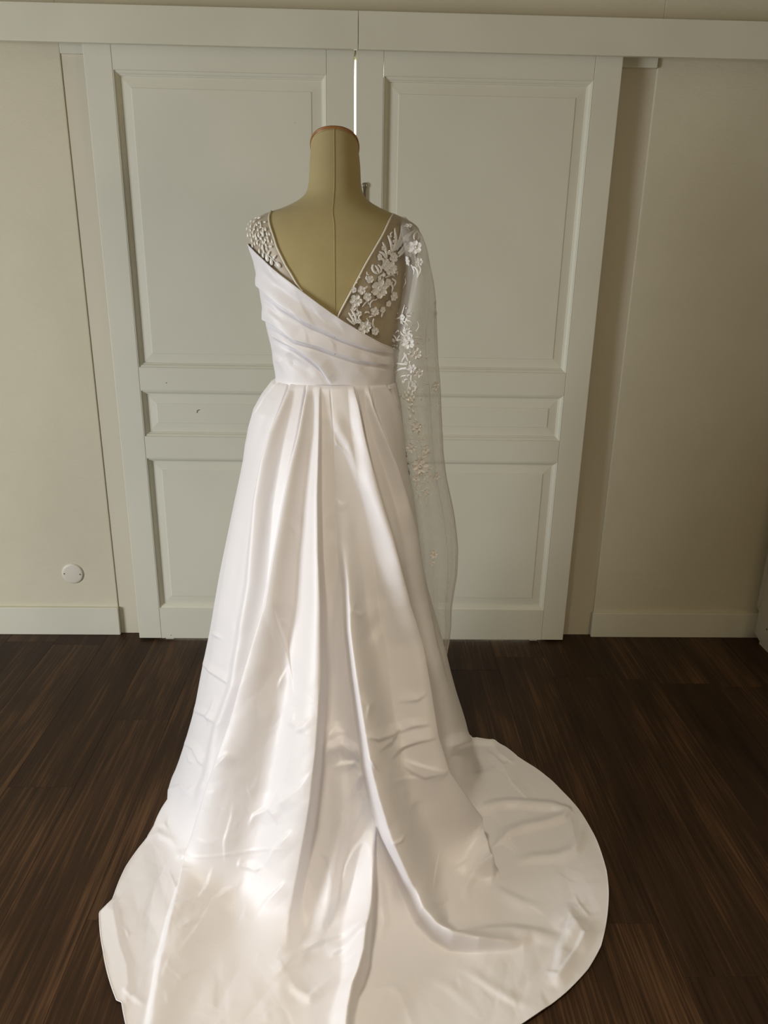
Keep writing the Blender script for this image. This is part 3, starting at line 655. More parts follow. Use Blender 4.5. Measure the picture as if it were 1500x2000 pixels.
SF = [
 # big left panel: right edge, left edge
 FT([(624, 757, 2, 14, 4), (624, 843, 6, 20, 5), (622, 965, 11, 32, 7), (624, 1088, 15, 45, 8), (628, 1174, 18, 55, 9), (630, 1316, 24, 80, 9), (623, 1448, 28, 100, 9), (612, 1560, 28, 110, 9), (605, 1600, 24, 120, 12), (588, 1693, 19, 120, 14), (570, 1775, 13, 120, 22), (556, 1850, 7, 110, 40), (545, 1930, 3, 90, 50), (540, 2000, 0, 80, 50)], 0, 0),
 FT([(602, 752, 2, 4, 12), (595, 794, 6, 5, 20), (586, 852, 10, 7, 30), (573, 910, 12, 8, 36), (558, 996, 15, 9, 45), (543, 1088, 17, 9, 50), (530, 1174, 19, 9, 60), (500, 1285, 21, 8, 75), (474, 1386, 22, 7, 90), (441, 1499, 26, 7, 100), (399, 1629, 24, 8, 120), (359, 1725, 21, 9, 120), (340, 1785, 17, 11, 120), (315, 1878, 11, 11, 100), (302, 1947, 8, 10, 85), (293, 2000, 6, 10, 70), (280, 2070, 5, 10, 60)], 0, 0),
 FT([(569, 750, 2, 4, 12), (555, 790, 6, 5, 18), (533, 846, 9, 7, 26), (518, 904, 10, 9, 30), (505, 980, 10, 12, 30), (491, 1140, 9, 16, 32), (460, 1338, 9, 18, 26), (430, 1422, 8, 18, 26), (408, 1518, 6, 18, 30), (380, 1600, 0, 18, 30)], 0, 0),
 FT([(543, 745, 2), (521, 778, 6), (500, 812, 7), (483, 867, 5), (472, 930, 0)], 5, 20),
 FT([(478, 900, 0), (470, 960, 4), (452, 1060, 6), (432, 1180, 6), (415, 1290, 4), (400, 1380, 0)], 10, 22),
 FT([(645, 760, -1.6), (650, 827, -1.8), (655, 950, -1.6), (658, 1027, -1.4), (662, 1150, -1), (668, 1300, 0)], 2.5, 2.5),
 FT([(648, 800, 0), (662, 838, 7), (681, 867, 9), (705, 935, 10), (727, 996, 10), (751, 1060, 9), (770, 1130, 5), (790, 1200, 0)], 15, 22),
 FT([(650, 850, 0), (658, 868, 4), (672, 880, 3), (684, 900, 0)], 5, 5, 'c'),
 FT([(655, 975, 0), (668, 985, 3.5), (682, 984, 0)], 9, 4, 'c'),
 FT([(690, 757, 2, 12, 3), (699, 797, 6, 18, 4), (708, 852, 9, 24, 5), (721, 916, 12, 26, 6), (736, 981, 14, 28, 7), (751, 1042, 16, 32, 8), (764, 1103, 18, 36, 8), (782, 1180, 19, 45, 9), (806, 1260, 20, 55, 9), (822, 1351, 20, 60, 9), (834, 1435, 22, 65, 9), (853, 1504, 24, 75, 9), (880, 1547, 25, 80, 9), (920, 1613, 26, 85, 8), (949, 1667, 24, 80, 7), (960, 1696, 20, 60, 6), (963, 1714, 0, 40, 6)], 0, 0),
 FT([(719, 757, 2, 10, 3), (727, 797, 5, 14, 4), (745, 849, 8, 18, 5), (767, 910, 9, 20, 6), (788, 981, 9, 20, 7), (805, 1042, 8, 22, 7), (822, 1140, 6, 22, 8), (850, 1260, 4, 22, 8), (880, 1370, 0, 22, 8)], 0, 0),
 FT([(750, 748, 2), (763, 770, 5), (776, 798, 6), (785, 834, 5), (793, 900, 0)], 14, 4),
 FT([(668, 960, 0, 26, 26), (673, 1060, 3, 20, 28), (678, 1140, 9, 12, 34), (680, 1228, 17, 9, 45), (689, 1316, 24, 8, 60), (702, 1413, 28, 8, 75), (713, 1492, 30, 8, 85), (725, 1547, 31, 8, 90), (749, 1635, 32, 8, 95), (781, 1720, 32, 8, 90), (819, 1800, 30, 8, 70), (849, 1830, 25, 9, 45), (882, 1848, 22, 9, 34), (932, 1852, 18, 9, 30), (1000, 1848, 8, 10, 30), (1040, 1836, 0, 10, 30)], 0, 0),
 # shadowed grooves tucked behind each pleat fold
 FT([(598, 753, -9), (591, 794, -10), (581, 852, -8), (567, 915, -5), (552, 1000, 0)], 4, 3),
 FT([(565, 750, -9), (551, 790, -9), (529, 846, -7), (514, 904, -4), (500, 980, 0)], 4, 3),
 FT([(540, 747, -8), (517, 778, -8), (496, 812, -5), (478, 867, 0)], 4, 3),
 FT([(694, 757, -9), (703, 797, -10), (713, 852, -8), (727, 920, -5), (742, 990, 0)], 3, 4),
 FT([(723, 756, -9), (731, 797, -9), (750, 849, -6), (773, 912, 0)], 3, 4),
 FT([(753, 748, -8), (767, 770, -8), (780, 800, -5), (790, 840, 0)], 3, 4),
 FT([(775, 1100, 0), (800, 1180, -14), (824, 1260, -16), (838, 1351, -16), (850, 1435, -18), (870, 1500, -18), (898, 1547, -18), (938, 1613, -16), (968, 1670, -12), (985, 1720, 0)], 9, 46),
 FT([(655, 1060, 0), (652, 1180, -16), (652, 1320, -22), (655, 1410, -14), (660, 1440, 0)], 30, 30),
 # crumple where the centre panel meets the floor
 FT([(628, 1482, 0), (646, 1462, 12), (668, 1452, 18), (690, 1466, 12), (704, 1490, 0)], 30, 16),
 FT([(650, 1500, 0), (668, 1492, 7), (690, 1490, 8), (705, 1500, 0)], 10, 6, 'c'),
 FT([(640, 1440, 0), (655, 1428, 6), (676, 1432, 0)], 12, 5, 'c'),
 FT([(690, 1500, 0), (700, 1516, 6), (690, 1540, 6), (680, 1565, 0)], 10, 8, 'c'),
 FT([(706, 1560, 0), (700, 1590, 6), (686, 1620, 3), (676, 1640, 0)], 12, 6, 'c'),
 FT([(662, 1490, 4), (668, 1560, 11), (664, 1630, 13), (652, 1700, 13), (636, 1780, 10), (610, 1860, 0)], 26, 20),
 FT([(720, 1620, 0), (708, 1640, 7), (690, 1662, 8), (676, 1690, 7), (668, 1730, 5), (660, 1790, 0)], 5, 16, 'c'),
 # overhanging rear fold
 FT([(735, 1600, 0, 20, 6), (726, 1650, 10, 24, 6), (724, 1686, 18, 30, 5), (721, 1744, 26, 40, 5), (719, 1816, 34, 55, 5), (714, 1888, 34, 50, 5), (703, 1924, 30, 40, 5), (692, 1945, 26, 36, 5), (683, 1990, 22, 40, 5), (676, 2060, 14, 40, 6)], 0, 0),
 FT([(640, 1868, 0), (658, 1858, 11), (690, 1848, 14), (704, 1838, 8)], 9, 20),
 FT([(530, 1905, 0), (565, 1886, 8), (600, 1850, 9), (640, 1832, 7), (690, 1816, 4)], 12, 20),
 FT([(560, 1900, 0), (580, 1930, 8), (602, 1946, 9), (630, 1925, 6), (660, 1905, 0)], 22, 8),
 FT([(640, 1690, 0), (652, 1730, 6), (644, 1790, 5), (640, 1810, 0)], 10, 6, 'c'),
 # left panel creases
 FT([(470, 1462, 0), (462, 1472, 7), (440, 1500, 0)], 5, 12, 'c'),
 FT([(560, 1520, 0), (545, 1545, 9), (530, 1574, 9), (500, 1590, 6), (488, 1615, 0)], 4, 18, 'c'),
 FT([(620, 1490, 0), (590, 1530, 5), (555, 1560, 7), (535, 1580, 0)], 5, 14, 'c'),
 FT([(525, 1574, 0), (538, 1586, 6), (550, 1606, 0)], 4, 14, 'c'),
 FT([(578, 1612, 0), (560, 1632, 8), (540, 1656, 8), (520, 1690, 0)], 4, 16, 'c'),
 FT([(380, 1678, 0), (440, 1668, 2.5), (520, 1655, 2.5), (575, 1648, 0)], 6, 2, 'c'),
 FT([(470, 1560, 0), (466, 1590, 3), (452, 1640, 4), (448, 1690, 0)], 4, 12, 'c'),
 FT([(475, 1672, 0), (470, 1690, 5), (500, 1698, 4), (520, 1690, 0)], 5, 10, 'c'),
 FT([(565, 1715, 0), (548, 1735, 6), (520, 1765, 5), (498, 1800, 0)], 4, 14, 'c'),
 FT([(430, 1690, 0), (415, 1730, 5), (395, 1762, 5), (385, 1785, 0)], 5, 14, 'c'),
 FT([(460, 1730, 0), (440, 1745, 7), (418, 1765, 6), (405, 1790, 6), (380, 1830, 5), (350, 1870, 0)], 5, 14, 'c'),
 FT([(484, 1760, 0), (476, 1790, 6), (462, 1810, 0)], 5, 12, 'c'),
 FT([(345, 1784, 8), (375, 1772, 9), (388, 1775, 5), (400, 1790, 0)], 14, 6, 'c'),
 FT([(350, 1830, 0), (372, 1815, 7), (398, 1800, 0)], 5, 8, 'c'),
 FT([(340, 1720, 0), (360, 1712, 4), (392, 1702, 0)], 6, 4, 'c'),
 # upper left panel creases
 FT([(540, 1165, 0), (548, 1210, 4), (560, 1260, 5), (572, 1320, 4), (578, 1365, 0)], 10, 3, 'c'),
 FT([(580, 1375, 0), (576, 1405, 6), (592, 1412, 6), (620, 1388, 0)], 8, 5, 'c'),
 FT([(565, 1300, 0), (552, 1325, 5), (545, 1345, 0)], 4, 12, 'c'),
 FT([(610, 1400, 0), (585, 1420, 6), (575, 1470, 6), (562, 1510, 4), (548, 1540, 0)], 6, 14, 'c'),
 FT([(560, 1000, 0), (580, 1040, 3), (575, 1080, 0)], 4, 8, 'c'),
 # far left skirt creases
 FT([(412, 1235, 0), (424, 1240, 5), (436, 1246, 0)], 6, 4, 'c'),
 FT([(396, 1296, 4), (410, 1310, 6), (440, 1330, 5), (455, 1345, 0)], 4, 9, 'c'),
 FT([(420, 1360, 0), (412, 1385, 6), (405, 1400, 5), (412, 1420, 0)], 5, 9, 'c'),
 FT([(382, 1388, 4), (398, 1395, 6), (420, 1410, 5), (440, 1415, 0)], 5, 8, 'c'),
 FT([(362, 1452, 5), (378, 1462, 7), (390, 1486, 7), (405, 1500, 0)], 5, 9, 'c'),
 FT([(366, 1470, 0), (372, 1486, 6), (384, 1490, 0)], 5, 6, 'c'),
 FT([(335, 1540, 4), (352, 1535, 6), (368, 1545, 6), (380, 1530, 0)], 9, 5, 'c'),
 FT([(400, 1520, 0), (392, 1535, 6), (380, 1550, 0)], 5, 9, 'c'),
 FT([(290, 1637, 4), (310, 1628, 7), (335, 1640, 5), (350, 1660, 0)], 7, 7, 'c'),
 FT([(345, 1680, 0), (352, 1672, 7), (372, 1672, 6), (385, 1690, 0)], 5, 9, 'c'),
 FT([(326, 1590, 0), (322, 1610, 5), (334, 1630, 0)], 8, 5, 'c'),
 FT([(330, 1700, 0), (345, 1735, 5), (352, 1760, 0)], 14, 3, 'c'),
 # left train hem
 FT([(218, 1762, 6), (226, 1800, 8), (234, 1846, 8), (248, 1886, 7), (252, 1929, 6), (246, 1955, 3)], 26, 8, 'c'),
 FT([(238, 1806, 0), (250, 1825, 5), (252, 1832, 0)], 6, 4, 'c'),
 FT([(250, 1942, 5), (268, 1954, 6), (285, 1962, 0)], 5, 9, 'c'),
 FT([(255, 1690, 0), (300, 1730, 3), (330, 1800, 3), (318, 1880, 0)], 40, 40),
 # right panel cross creases
 FT([(705, 1428, 0), (728, 1436, 8), (765, 1432, 8), (785, 1422, 0)], 5, 12, 'c'),
 FT([(776, 1430, 0), (798, 1416, 7), (822, 1410, 0)], 5, 10, 'c'),
 FT([(725, 1460, 0), (758, 1446, 9), (770, 1434, 6), (780, 1445, 0)], 4, 14, 'c'),
 FT([(752, 1482, 0), (778, 1462, 9), (805, 1446, 8), (832, 1437, 0)], 4, 14, 'c'),
 FT([(772, 1478, 0), (800, 1490, 8), (828, 1500, 7), (850, 1506, 0)], 14, 4, 'c'),
 FT([(780, 1490, 0), (800, 1506, 6), (818, 1516, 5), (850, 1505, 0)], 4, 12, 'c'),
 FT([(735, 1520, 0), (780, 1519, 3), (820, 1517, 0)], 8, 3, 'c'),
 FT([(707, 1466, 0), (716, 1480, 9), (728, 1496, 0)], 4, 5, 'c'),
 FT([(748, 1636, 0), (765, 1630, 7), (776, 1618, 0)], 6, 4, 'c'),
 FT([(862, 1655, 0), (848, 1700, 4), (841, 1730, 4), (842, 1765, 0)], 2.5, 10, 'c'),
 FT([(820, 1560, 0), (800, 1570, 3), (785, 1585, 0)], 10, 5, 'c'),
 FT([(840, 1420, 0), (852, 1432, 6), (858, 1422, 0)], 7, 7, 'c'),
 FT([(690, 1170, 0), (686, 1190, 5), (700, 1200, 4), (712, 1190, 0)], 8, 6, 'c'),
 FT([(750, 1200, 0), (720, 1240, -4), (700, 1260, 0)], 22, 22),
 FT([(698, 1350, 0), (712, 1370, 6), (708, 1400, 0)], 5, 9, 'c'),
 FT([(770, 1370, 0), (800, 1365, 5), (815, 1350, 0)], 5, 12, 'c'),
 # right fold tip
 FT([(905, 1762, 0), (910, 1730, 8), (925, 1708, 13), (950, 1698, 16), (961, 1697, 16)], 16, 8),
 FT([(962, 1697, 14), (963, 1712, 8), (958, 1728, 0)], 16, 4),
 FT([(957, 1728, 0), (985, 1745, 5), (1020, 1762, 5), (1060, 1772, 0)], 22, 12),
 # right train
 FT([(878, 1480, 0), (884, 1458, 16), (905, 1450, 18), (930, 1449, 15), (966, 1450, 8)], 10, 26),
 FT([(948, 1466, 0), (966, 1480, 6), (982, 1496, 8), (1000, 1486, 0)], 8, 5, 'c'),
 FT([(960, 1450, 4), (975, 1475, 7), (1000, 1490, 5), (1012, 1482, 0)], 4, 10, 'c'),
 FT([(982, 1496, 0), (1000, 1530, 4), (1025, 1556, 4), (1036, 1568, 0)], 3, 10, 'c'),
 FT([(900, 1516, 0), (940, 1512, 6), (975, 1498, 0)], 16, 8),
 FT([(936, 1586, 0), (946, 1574, 10), (985, 1568, 12), (1030, 1570, 14), (1080, 1574, 16), (1108, 1584, 19), (1100, 1597, 18), (1069, 1607, 16), (1020, 1617, 14), (990, 1628, 12), (960, 1650, 9), (945, 1668, 0)], 16, 12),
 FT([(938, 1580, 0), (944, 1610, 5), (938, 1630, 0)], 6, 6, 'c'),
 FT([(1000, 1684, 0), (1040, 1676, 9), (1090, 1672, 11), (1122, 1660, 12), (1136, 1636, 6)], 16, 14),
 FT([(1112, 1575, 0), (1116, 1610, 8), (1124, 1650, 8), (1138, 1626, 6), (1142, 1610, 0)], 9, 9, 'c'),
 FT([(984, 1629, 0), (988, 1634, 9), (960, 1655, 7), (940, 1672, 0)], 4, 20, 'c'),
 FT([(868, 1842, 6), (900, 1832, 15), (954, 1821, 18), (1004, 1818, 17), (1050, 1824, 12), (1100, 1836, 0)], 24, 16),
 FT([(862, 1815, 0), (856, 1806, 8), (866, 1800, 0)], 8, 8, 'c'),
 FT([(1080, 1812, 0), (1098, 1795, 10), (1112, 1785, 13), (1124, 1806, 15), (1140, 1826, 10), (1162, 1822, 4)], 24, 14, 'c'),
 FT([(1126, 1806, 9), (1112, 1822, 11), (1098, 1850, 11), (1092, 1885, 9), (1086, 1905, 5), (1078, 1925, 0)], 14, 34),
 FT([(1140, 1826, 10), (1128, 1850, 9), (1105, 1885, 8), (1090, 1905, 8), (1060, 1895, 0)], 5, 16, 'c'),
 FT([(1120, 1745, 0), (1132, 1770, 5), (1150, 1790, 4), (1184, 1785, 0)], 8, 5, 'c'),
 FT([(720, 1935, 0), (770, 1928, 5), (800, 1955, 0)], 14, 8, 'c'),
 FT([(774, 1930, 0), (790, 1970, 5), (810, 2020, 0)], 4, 14, 'c'),
 FT([(880, 1880, 0), (930, 1910, 4), (990, 1950, 5), (1050, 1975, 0)], 10, 20),
 FT([(820, 1900, 0), (880, 1930, 4), (940, 1985, 0)], 16, 20),
 FT([(735, 1700, 0), (742, 1740, 5), (750, 1800, 5), (735, 1860, 0)], 12, 14),
]
# small creases scattered over the cloth that has lain folded
def crease(cx_, cy_, L_, ang, amp, kind='c'):
    dx, dy = math.cos(ang)*L_/2, math.sin(ang)*L_/2; b = random.uniform(-.18, .18)*L_
    nx, ny = -math.sin(ang)*b, math.cos(ang)*b
    pts = [(cx_-dx, cy_-dy, 0), (cx_-dx*.4+nx*.8, cy_-dy*.4+ny*.8, amp), (cx_+dx*.3+nx, cy_+dy*.3+ny, amp*.9), (cx_+dx, cy_+dy, 0)]
    a, b2 = 3.5, L_*random.uniform(.25, .4)
    if random.random() < .5: a, b2 = b2, a
    return FT(pts, a, b2, kind)
hpoly = HEM+[(361, 1452), (421, 1165), (475, 898), (541, 745), (768, 745), (800, 940), (842, 1178), (896, 1378)]
cnt = 0
while cnt < 210:
    x, y = random.uniform(200, 1190), 760+1240*random.random()**.62
    if not inpoly(np.array([x]), np.array([y]), hpoly)[0]: continue
    cnt += 1
    big = (y-760)/1240
    ang = random.gauss(PI/2+(x-650)/900*-1.0, .55) if random.random() < .55 else random.uniform(0, PI)
    SF.append(crease(x, y, random.uniform(22, 60)*(.6+.6*big), ang, random.uniform(.5, 2.0)*(.3+.75*big)))
view = CAMP-GS; facing = (view*NS).sum(-1)/np.linalg.norm(view, axis=-1)
wv = np.clip(facing*5+.15, 0, 1)
# light smoothing across the sheet
def blur(A, n=1):
    for _ in range(n):
        A = (A+np.roll(A, 1, 1)+np.roll(A, -1, 1)+np.pad(A, ((1, 0), (0, 0)), mode='edge')[:-1]+np.pad(A, ((0, 1), (0, 0)), mode='edge')[1:])/5
    return A
H = blur(fold_height(q, [f for f in SF if f[1] == 'r']).reshape(NRs, NCs), 3)
H = H + .95*blur(fold_height(q, [f for f in SF if f[1] == 'c']).reshape(NRs, NCs), 1)
# crumple: straight-edged facets where the cloth has been folded away in a bag
def facets(Q, n, ang, stretch, seed):
    rg = np.random.default_rng(seed); c, s_ = math.cos(ang), math.sin(ang)
    R2 = np.array([[c, s_], [-s_, c]]); A2 = (Q @ R2.T)/np.array([1, stretch])
    lo, hi = A2.min(0), A2.max(0); C = lo+rg.random((n, 2))*(hi-lo)
    f1 = np.full(len(A2), 1e9); f2 = f1.copy()
    for c_ in C:
        d = np.hypot(A2[:, 0]-c_[0], A2[:, 1]-c_[1]); f2 = np.where(d < f1, f1, np.minimum(f2, d)); f1 = np.minimum(f1, d)
    return f2-f1, f1
vis = (wv.ravel() > .05) & (q[:, 1] > 700) & (q[:, 1] < 2150)
Qv = q[vis]
cr_ = np.zeros(len(q))
for n_, an_, st_, sd_, am_ in ((90, .5, 2.2, 3, .030), (110, -.45, 2.6, 5, .026), (240, .1, 1.6, 8, .022)):
    e_, _f = facets(Qv, n_, an_, st_, sd_)
    cr_[vis] += np.minimum(e_, 40)*am_
mod = np.clip(.5+.5*np.sin(q[:, 0]*.013+1.2)*np.cos(q[:, 1]*.009+.4)+.35*np.sin(q[:, 0]*.021-q[:, 1]*.017), .12, 1)
depth = np.interp(q[:, 1], [740, 900, 1150, 1400, 2000], [.15, .3, .6, 1.0, 1.0])
H = H + (cr_*mod*depth*.001*2.3).reshape(NRs, NCs)
top = np.clip((np.arange(NRs)/14.), 0, 1)[:, None]
H *= wv*top
# pleats continue round the front
H = H+(.010*np.sin(TH*16)+.004)[None, :]*np.clip((np.sin(TH)-.1)/.5, 0, 1)[None, :]*np.clip(np.arange(NRs)/200., 0, 1)[:, None]
vd = view/np.linalg.norm(view, axis=-1)[..., None]
DIR = NS*.5+vd*.5*np.clip(wv, 0, 1)[..., None]; DIR /= np.linalg.norm(DIR, axis=-1)[..., None]
GS = GS+DIR*H[..., None]
GS[..., 2] = np.maximum(GS[..., 2], .003)
mesh_np('skirt', GS.reshape(-1, 3), gridF(NRs, NCs, True), M['satin'], dress)
# rolled hem along the lower edge
E_ = GS[-1]; V, Fc = tube_np(np.vstack([E_, E_[:1]])-np.array([0, 0, .0002]), .0013, 6); mesh_np('hem', V, Fc, M['satin'], dress)

# ---- sheer cape sleeve on the right shoulder -------------------------
SL = [(424, 774, 789, .030), (432, 772, 800, .055), (442, 772, 812.5, .085), (458, 774, 824, .112), (490, 780, 834.5, .124), (520, 786, 839.5, .128), (550, 782, 846.5, .124),
      (585, 772, 851, .110), (625, 757, 852.5, .095), (662, 745, 854, .085), (700, 752, 855.5, .078), (750, 764, 860, .072), (800, 772, 861, .070), (880, 782, 864.5, .068),
      (925, 788, 870, .066), (980, 796, 882, .064), (1011, 800, 887.5, .062), (1065, 806, 893.4, .060), (1113, 812, 891.7, .058), (1155, 818, 885, .056), (1180, 824, 881, .054),
      (1223, 834, 880, .05), (1250, 842, 876.5, .046), (1282, 852, 870, .04)]
SYC = [(424, 0), (520, 0), (700, .0), (800, .03), (1000, .05), (1282, .05)]
pr = np.array([s[0] for s in SL], float); nV, nU = 300, 140
vy = np.linspace(424, 1282, nV); u = np.linspace(0, 2*PI, nU, endpoint=False)
sl = np.interp(vy, pr, [s[1] for s in SL]); sr = np.interp(vy, pr, [s[2] for s in SL]); sb = smooth1(np.interp(vy, pr, [s[3] for s in SL]), 15)
sl, sr = smooth1(sl, 11), smooth1(sr, 11)
syc = AY+smooth1(np.interp(vy, [a for a, _ in SYC], [b for _, b in SYC]), 31)
GV = np.zeros((nV, nU, 3))
for i in range(nV):
    A_, B_ = onY(sl[i], vy[i], syc[i]), onY(sr[i], vy[i], syc[i])
    c_ = (A_+B_)/2; hw = (B_[0]-A_[0])/2; k_ = min(1, max(0, (vy[i]-560)/300))
    rip = 1+k_*(.13*np.sin(u*4+1.1+vy[i]*.002)+.05*np.sin(u*7+.5-vy[i]*.003))
    GV[i, :, 0] = c_[0]+hw*np.cos(u)*np.where(np.abs(np.cos(u)) > .92, 1, rip*.5+.5)
    GV[i, :, 1] = c_[1]+sb[i]*np.sin(u)*rip; GV[i, :, 2] = c_[2]
SLEEVE = mesh_np('sleeve', GV.reshape(-1, 3), gridF(nV, nU, True), M['tulle'], dress)
NV = normals(GV, True).reshape(-1, 3); GVf = GV.reshape(-1, 3)
cen = np.repeat(GV.mean(1), nU, 0); NV *= np.sign((NV*(GVf-cen)).sum(-1))[:, None]
qv = proj(GVf); qv[np.tile(np.sin(u) > .15, nV)] = 1e6
def hit_sleeve(px, py):
    i = np.argmin((qv[:, 0]-px)**2+(qv[:, 1]-py)**2); return GVf[i], NV[i]
# sleeve opening edge and underarm seam
V, Fc = tube_np(np.vstack([GV[-1], GV[-1][:1]]), .0012, 6); mesh_np('sleeve_hem', V, Fc, M['lace'], dress)
i0 = int(np.argmin(np.abs(vy-470)))
V, Fc = tube_np(GV[i0:, 0], .0007, 5); mesh_np('sleeve_seam', V, Fc, M['tulle'], dress)
for uu in (-.55, -1.0):
    kk = int((uu % (2*PI))/(2*PI)*nU); i1 = int(np.argmin(np.abs(vy-560)))
    V, Fc = tube_np(GV[i1:, kk], .0009, 5); mesh_np('sleeve_pleat', V, Fc, M['tulle'], dress)
def host(hit, px): return SLEEVE if hit is hit_sleeve else (YOKE_R if px > 620 else YOKE_L)

# ---- lace ------------------------------------------------------------
def frame(n, ang):
    n = np.asarray(n, float); n /= np.linalg.norm(n)+1e-9
    r = RT-n*(RT @ n); r /= np.linalg.norm(r)+1e-9; v = np.cross(n, r)
    if v[2] < 0: v = -v
    c, s = math.cos(ang), math.sin(ang)
    return r*c+v*s, v*c-r*s, n
def px_size(P): return float(((P-CAMP) @ FW)/F_PX)
BEADS = []
def flower(px, py, rpx, ang=0.0, petals=6, hit=hit_torso, lift=.0032):
    P, n = hit(px, py); X, Y, Nn = frame(n, ang); R = rpx*px_size(P); P = P+Nn*lift
    V, Fc = [], []
    nu_, nv_ = 6, 7
    for p in range(petals):
        a0 = 2*PI*p/petals+random.uniform(-.08, .08); rl = R*random.uniform(.92, 1.1); hw = rl*math.tan(PI/petals)*.62
        b0 = len(V); dx, dy = X*math.cos(a0)+Y*math.sin(a0), Y*math.cos(a0)-X*math.sin(a0); zo = R*.05*(p % 2)
        for iu in range(nu_):
            uu = iu/(nu_-1)
            wd = hw*(.30+.75*math.sin(PI*min(1, .06+uu*.62)))*math.sqrt(max(0, 1-max(0, (uu-.62)/.4)**2))
            for iv in range(nv_):
                tt = -1+2*iv/(nv_-1)
                lob = 1+.06*math.cos(tt*PI*2.2)*uu
                h = R*(.06+.26*uu*(1-.5*uu)-.10*(1-tt*tt)*uu+.10*abs(tt)**3*uu+.035*math.cos(tt*9)*uu)+zo
                V.append(P+dx*(rl*(.14+.84*uu)*lob)+dy*(wd*tt)+Nn*h)
        Fc += [[b0+i*nv_+j, b0+i*nv_+j+1, b0+(i+1)*nv_+j+1, b0+(i+1)*nv_+j] for i in range(nu_-1) for j in range(nv_-1)]
    # stamen ring
    b0 = len(V); m_ = 8
    for rr, hh in ((.30, .16), (.24, .30), (.12, .20), (.01, .14)):
        for j in range(m_): V.append(P+(X*math.cos(2*PI*j/m_)+Y*math.sin(2*PI*j/m_))*R*rr+Nn*R*hh)
    Fc += (gridF(4, m_, True)+b0).tolist()
    mesh_np('lace_flower', V, Fc, M['lace'], host(hit, px))
    for _ in range(3): a = random.uniform(0, 6.28); BEADS.append((P+(X*math.cos(a)+Y*math.sin(a))*R*.2+Nn*R*.32, R*.07))
def frond(pts, wpx, hit=hit_torso, lift=.0020, mat_='lace', nm='lace_leaf'):
    """tapered curved strip through frame points, raised along its middle"""
    R = resample(pts, 9)
    if len(pts) > 2:
        for k_ in range(2): R[1:-1, k_] = (R[:-2, k_]+2*R[1:-1, k_]+R[2:, k_])/4
    PN = [hit(*p) for p in R]; P = np.array([p+n*lift for p, n in PN]); Nn = np.array([n for _, n in PN])
    for k_ in range(3): P[1:-1, k_] = (P[:-2, k_]+P[1:-1, k_]+P[2:, k_])/3
    T = np.gradient(P, axis=0); T /= np.linalg.norm(T, axis=1)[:, None]+1e-9
    B = np.cross(T, Nn); B /= np.linalg.norm(B, axis=1)[:, None]+1e-9
    s = np.linspace(0, 1, 9); wd = wpx*px_size(P[4])*(.25+.75*np.sin(PI*np.clip(s*.85+.1, 0, 1))**.8)
    V = np.stack([P-B*wd[:, None], P-B*wd[:, None]*.45+Nn*wd[:, None]*.55, P+B*wd[:, None]*.45+Nn*wd[:, None]*.55, P+B*wd[:, None]], 1)
    return mesh_np(nm, V.reshape(-1, 3), gridF(9, 4), M[mat_], host(hit, pts[0][0]))
def drop(px, py, lpx, ang, hit=hit_torso, lift=.003):
    """paillette: an elongated convex teardrop"""
    P, n = hit(px, py); X, Y, Nn = frame(n, ang); L_ = lpx*px_size(P); P = P+Nn*lift
    V, m_ = [], 8
    for k_, (f, h) in enumerate(((1, 0), (.72, .22), (.25, .34), (.01, .36))):
        for j in range(m_):
            a = 2*PI*j/m_; xx = math.cos(a)*L_*.27*f*(1-.35*math.sin(a)); yy = math.sin(a)*L_*.5*f
            V.append(P+X*xx+Y*yy+Nn*L_*h*.5)
    mesh_np('sequin', V, gridF(4, m_, True), M['sequin'], host(hit, px))
HS = hit_sleeve
# right yoke flowers
for x, y, r in ((760, 524, 14), (767, 503, 10), (752, 515, 9), (740, 564, 17), (694, 587, 12), (710, 638, 13), (730, 608, 9), (767, 578, 9), (706, 567, 8), (731, 646, 8),
                (716, 579, 8), (722, 545, 7), (756, 551, 7), (690, 566, 6), (746, 604, 6), (757, 592, 6), (700, 612, 6)):
    flower(x, y, r, random.uniform(0, 6), 6 if r > 8 else 5)
for x, y, r in ((810, 485, 14), (800, 508, 9), (818, 512, 8), (797, 446, 8)): flower(x, y, r, random.uniform(0, 6), 6, HS)
# the net between the big flowers is worked with small florets and curls
for _ in range(130):
    x, y = random.uniform(672, 800), random.uniform(440, 650)
    if not inpoly(np.array([x]), np.array([y]), polyR)[0]: continue
    nx = np.interp(y, NECK_R[:, 1], NECK_R[:, 0]); off_ = x-nx
    if off_ < 12 or off_ > 78 or y > np.interp(x, EDGE[:, 0], EDGE[:, 1])-9: continue
    if y > 590 and x > 742: continue
    if random.random() < .38: flower(x, y, random.uniform(3.6, 5.6), random.uniform(0, 6), 5)
    else:
        a = random.uniform(0, 6.28); L_ = random.uniform(6, 12); b = random.uniform(-.9, .9)
        frond([(x, y), (x+L_*.5*math.cos(a), y+L_*.5*math.sin(a)), (x+L_*math.cos(a+b), y+L_*math.sin(a+b))], random.uniform(1.2, 1.9))
